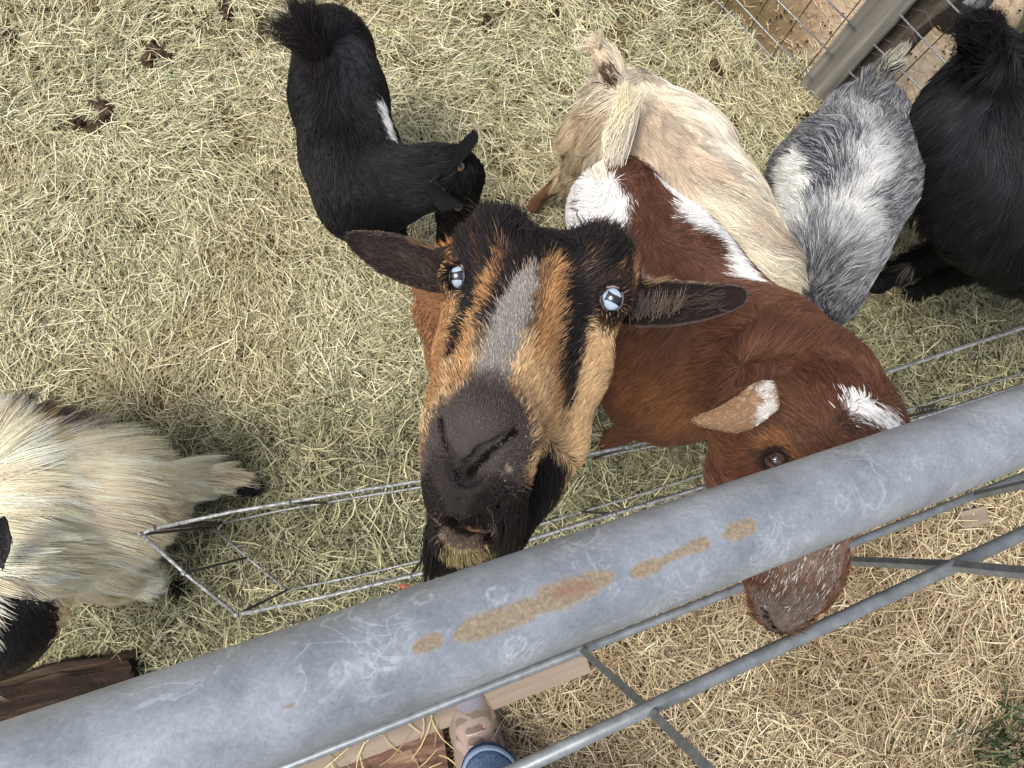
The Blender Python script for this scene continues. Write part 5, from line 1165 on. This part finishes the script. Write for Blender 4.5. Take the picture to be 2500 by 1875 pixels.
# ------------------------------------------------------------------ bucket and feed bowl beyond the fence
def lathe(prof, c, seg=40):
    V_ = [c + np.array([r_c * math.cos(2 * math.pi * k_ / seg), r_c * math.sin(2 * math.pi * k_ / seg), z_]) for r_c, z_ in prof for k_ in range(seg)]
    F_ = [[i * seg + k_, i * seg + (k_ + 1) % seg, (i + 1) * seg + (k_ + 1) % seg, (i + 1) * seg + k_] for i in range(len(prof) - 1) for k_ in range(seg)]
    F_ += [list(range(seg))[::-1], [(len(prof) - 1) * seg + k_ for k_ in range(seg)]]
    return V_, F_
RUB = noise_mat('black rubber', lin((30, 31, 32)), lin((62, 62, 62)), 60, .6, .3, bump=.3, dist=.001)
bc = P(2312, 48, 0); BKT = empty('bucket', tuple(bc), 'black rubber bucket of grey water standing behind the fence post', 'bucket')
V_, F_ = lathe([(.040, 0), (.043, .05), (.049, .095), (.052, .097), (.052, .103), (.047, .103), (.044, .06), (.040, .01)], bc); mesh_obj('tub', np.array(V_), F_, RUB, BKT)
V_, F_ = lathe([(.0455, .082), (.0456, .0835)], bc); mesh_obj('water', np.array(V_), F_, noise_mat('grey water', lin((120, 124, 124)), lin((142, 146, 146)), 20, .15, .5, bump=.05), BKT)
gc = P(2535, 130, 0); GRN = noise_mat('faded green plastic', lin((74, 96, 72)), lin((104, 126, 98)), 30, .5, .4, bump=.1)
BWL = empty('feed_bowl', tuple(gc), 'faded green plastic feed bowl at the right edge beyond the fence', 'feed bowl')
V_, F_ = lathe([(.085, 0), (.10, .05), (.118, .10), (.126, .102), (.126, .11), (.112, .11), (.095, .05), (.08, .012)], gc); mesh_obj('bowl', np.array(V_), F_, GRN, BWL)

# ------------------------------------------------------------------ the visitor's foot below the gate
pc = P(1185, 1850, 0); PER = empty('person', tuple(pc), "foot in a brown trail shoe and rolled blue jeans beside the sleeper", 'person')
lo_, hi_ = P(1060, 1980, 0) - [.05, .05, .01], P(1290, 1680, 0) + [.05, .06, .20]
s_ = SDF(lo_, hi_, .0018)
s_.chain([(P(1155, 1722, .040), .040), (P(1158, 1775, .048), .047), (P(1172, 1850, .060), .046), (P(1190, 1925, .070), .042)], .02, 1.15)
s_.cap(P(1180, 1850, .07), P(1192, 1890, .10), .034, .034, .03)
s_.chain([(P(1158, 1722, .014), .046), (P(1162, 1790, .014), .051), (P(1185, 1920, .014), .048)], .004, 3.2)
V_, Q_ = s_.mesh(); V_ = V_[:]; 
ss_ = lambda x, y: s_.hit(x, y)
def shoecol(X):
    c = np.tile(lin((140, 122, 108)), (len(X), 1)); nz = vfbm(X, 200, 2, 2) - .5; fine_ = 1 + .5 * (vfbm(X, 900, 6, 2)[:, None] - .5)
    def st(col, pts, r, soft=3):
        nonlocal c
        d = seg_dist(X, [ss_(*p_) for p_ in pts]) + nz * .0015; w_ = np.clip((r - d) / (soft * 1.6 / FPX) + .5, 0, 1)[:, None]; c = c * (1 - w_) + lin(col) * w_
    u = 1.55 / FPX
    st((134, 130, 140), [(1130, 1720), (1160, 1712)], 20 * u, 8); st((96, 78, 68), [(1112, 1738), (1150, 1752), (1205, 1738)], 5 * u);  st((92, 76, 68), [(1118, 1800), (1160, 1796), (1215, 1784)], 6 * u); st((92, 76, 68), [(1125, 1830), (1165, 1826), (1215, 1812)], 6 * u)
    st((150, 134, 124), [(1112, 1745), (1150, 1762), (1200, 1748)], 9 * u); st((156, 138, 130), [(1150, 1762), (1153, 1775)], 8 * u)
    st((120, 107, 94), [(1122, 1765), (1133, 1768)], 11 * u); st((120, 107, 94), [(1162, 1748), (1190, 1750)], 12 * u)
    st((154, 136, 126), [(1130, 1790), (1150, 1778), (1180, 1770)], 17 * u); st((112, 99, 88), [(1145, 1788), (1172, 1778)], 9 * u)
    st((154, 136, 126), [(1145, 1812), (1190, 1800)], 18 * u); st((116, 102, 90), [(1155, 1814), (1170, 1812)], 12 * u)
    st((196, 134, 122), [(1182, 1774)], 3.2 * u); st((196, 134, 122), [(1188, 1802), (1190, 1808)], 3.2 * u)
    st((160, 140, 132), [(1120, 1820), (1140, 1840)], 8 * u); st((170, 150, 142), [(1205, 1810), (1215, 1850)], 9 * u)
    st((186, 168, 130), [(1190, 1705), (1200, 1730), (1208, 1748)], 5 * u)
    c[X[:, 2] < .018] = lin((90, 78, 70)); return c * fine_
mesh_obj('shoe', V_, Q_, attr_mat('shoe fabric', .85, .2, bump=(900, .6, .001)), PER, True, shoecol(V_))
lc = MB()
for pts in ([(1192, 1835), (1195, 1815), (1213, 1785), (1222, 1765), (1220, 1750)], [(1203, 1845), (1215, 1815), (1228, 1820), (1240, 1852)], [(1140, 1795), (1160, 1790), (1182, 1780)], [(1146, 1822), (1170, 1818), (1192, 1806)]):
    lc.tube([ss_(*p_) + [0, 0, .003] for p_ in pts], .0018, 6)
lc.build('laces', noise_mat('pale lace', lin((170, 150, 146)), lin((206, 188, 182)), 300, .8), PER)
# jeans: rolled cuff and lower leg
DEN = noise_mat('denim', lin((84, 108, 144)), lin((130, 154, 186)), 340, .85, .1, stretch=(1, 1, .25), bump=.4, dist=.0008, c3=lin((106, 130, 164)))
DEN2 = noise_mat('denim cuff', lin((112, 132, 158)), lin((150, 168, 190)), 300, .85, .1, bump=.4, dist=.0008)
DEN3 = noise_mat('dark denim', lin((36, 56, 92)), lin((70, 96, 138)), 300, .85, .1, bump=.3, dist=.0008)
cc = P(1194, 1895, .125); leg_m = MB(); n_ = 44; seg = 48
ang_ = np.linspace(0, 2 * np.pi, seg, endpoint=False)
def ring_(c, r, z, wob, ph): return [np.array([c[0] + (r * (1 + wob * math.sin(3 * a + ph) + wob * .6 * math.sin(7 * a - ph * 2))) * math.cos(a), c[1] + (r * 1.1 * (1 + wob * math.sin(3 * a + ph))) * math.sin(a), z]) for a in ang_]
def tube_rings(L):
    V = [v for r in L for v in r]; F = [[i * seg + k_, i * seg + (k_ + 1) % seg, (i + 1) * seg + (k_ + 1) % seg, (i + 1) * seg + k_] for i in range(len(L) - 1) for k_ in range(seg)]; return np.array(V), F
Lr = []
for i in range(n_):
    z_ = .135 + i * .016; c_ = cc + np.array([.0008 * i, -.0060 * i, 0]); Lr.append(ring_(c_, .050 + .0009 * i, z_, .025, z_ * 40))
V_, F_ = tube_rings(Lr); F_.append([(n_ - 1) * seg + k_ for k_ in range(seg)]); mesh_obj('jeans_leg', V_, F_, DEN, PER)
prof = [(.0455, .118), (.050, .110), (.0545, .112), (.0565, .125), (.0565, .140), (.0550, .152), (.0515, .154)]
V_, F_ = tube_rings([ring_(cc + np.array([0, 0, 0]), r_c, z_, .02, 1.0) for r_c, z_ in prof]); mesh_obj('rolled_cuff', V_, F_, DEN2, PER)
V_, F_ = tube_rings([ring_(cc, r_c, z_, .02, 1.0) for r_c, z_ in [(.0572, .126), (.0578, .130), (.0578, .137), (.0572, .141)]]); mesh_obj('cuff_stripe', V_, F_, DEN3, PER)

# ------------------------------------------------------------------ green grass tuft, leaf
GR = attr_mat('grass blade', .5, .3); r_ = np.random.default_rng(4); Vg, Fg, Cg = [], [], []
for i in range(170):
    x, y = r_.normal(2425, 60), r_.normal(1835, 60); b0 = P(x, y, 0); dr = nrm(np.array([r_.normal(.1, .5), r_.normal(.2, .5), 1.2])); L_ = r_.uniform(.06, .17); wd = r_.uniform(.0014, .0034); sd_ = nrm(np.cross(dr, r_.normal(size=3)))
    col_ = lin([(56, 72, 46), (74, 90, 60), (42, 58, 40), (120, 122, 84)][r_.integers(4)])
    for k_ in range(6):
        t_ = k_ / 5; c_ = b0 + dr * L_ * t_ + np.array([dr[0], dr[1], -.8]) * L_ * .5 * t_ * t_; ww = wd * (1 - t_) ** .6 + .0002
        Vg += [c_ - sd_ * ww, c_ + sd_ * ww]; Cg += [col_] * 2
        if k_: n_v = len(Vg); Fg.append([n_v - 4, n_v - 3, n_v - 1, n_v - 2])
o = mesh_obj('grass_tuft', np.array(Vg), Fg, GR, None, False, np.array(Cg)); tagit(o, 'tuft of living green grass in the straw at the lower right corner', 'grass')
q = P(985, 1432, .12); lf = MB(); a_ = np.linspace(0, 2 * np.pi, 14, endpoint=False)
lf.add([q + [.012 * math.cos(t_) * (1 + .25 * math.sin(3 * t_)), .006 * math.sin(t_), .002 * math.cos(2 * t_)] for t_ in a_] + [q + [.012 * math.cos(t_) * (1 + .25 * math.sin(3 * t_)), .006 * math.sin(t_), .002 * math.cos(2 * t_) - .0006] for t_ in a_], [list(range(14)), list(range(14, 28))[::-1]] + [[i, 14 + i, 14 + (i + 1) % 14, (i + 1) % 14] for i in range(14)])
tagit(lf.build('dry_leaf', noise_mat('orange leaf', lin((134, 78, 60)), lin((170, 112, 88)), 200, .7)), 'small orange dry leaf caught on the hay just above the pipe', 'leaf')
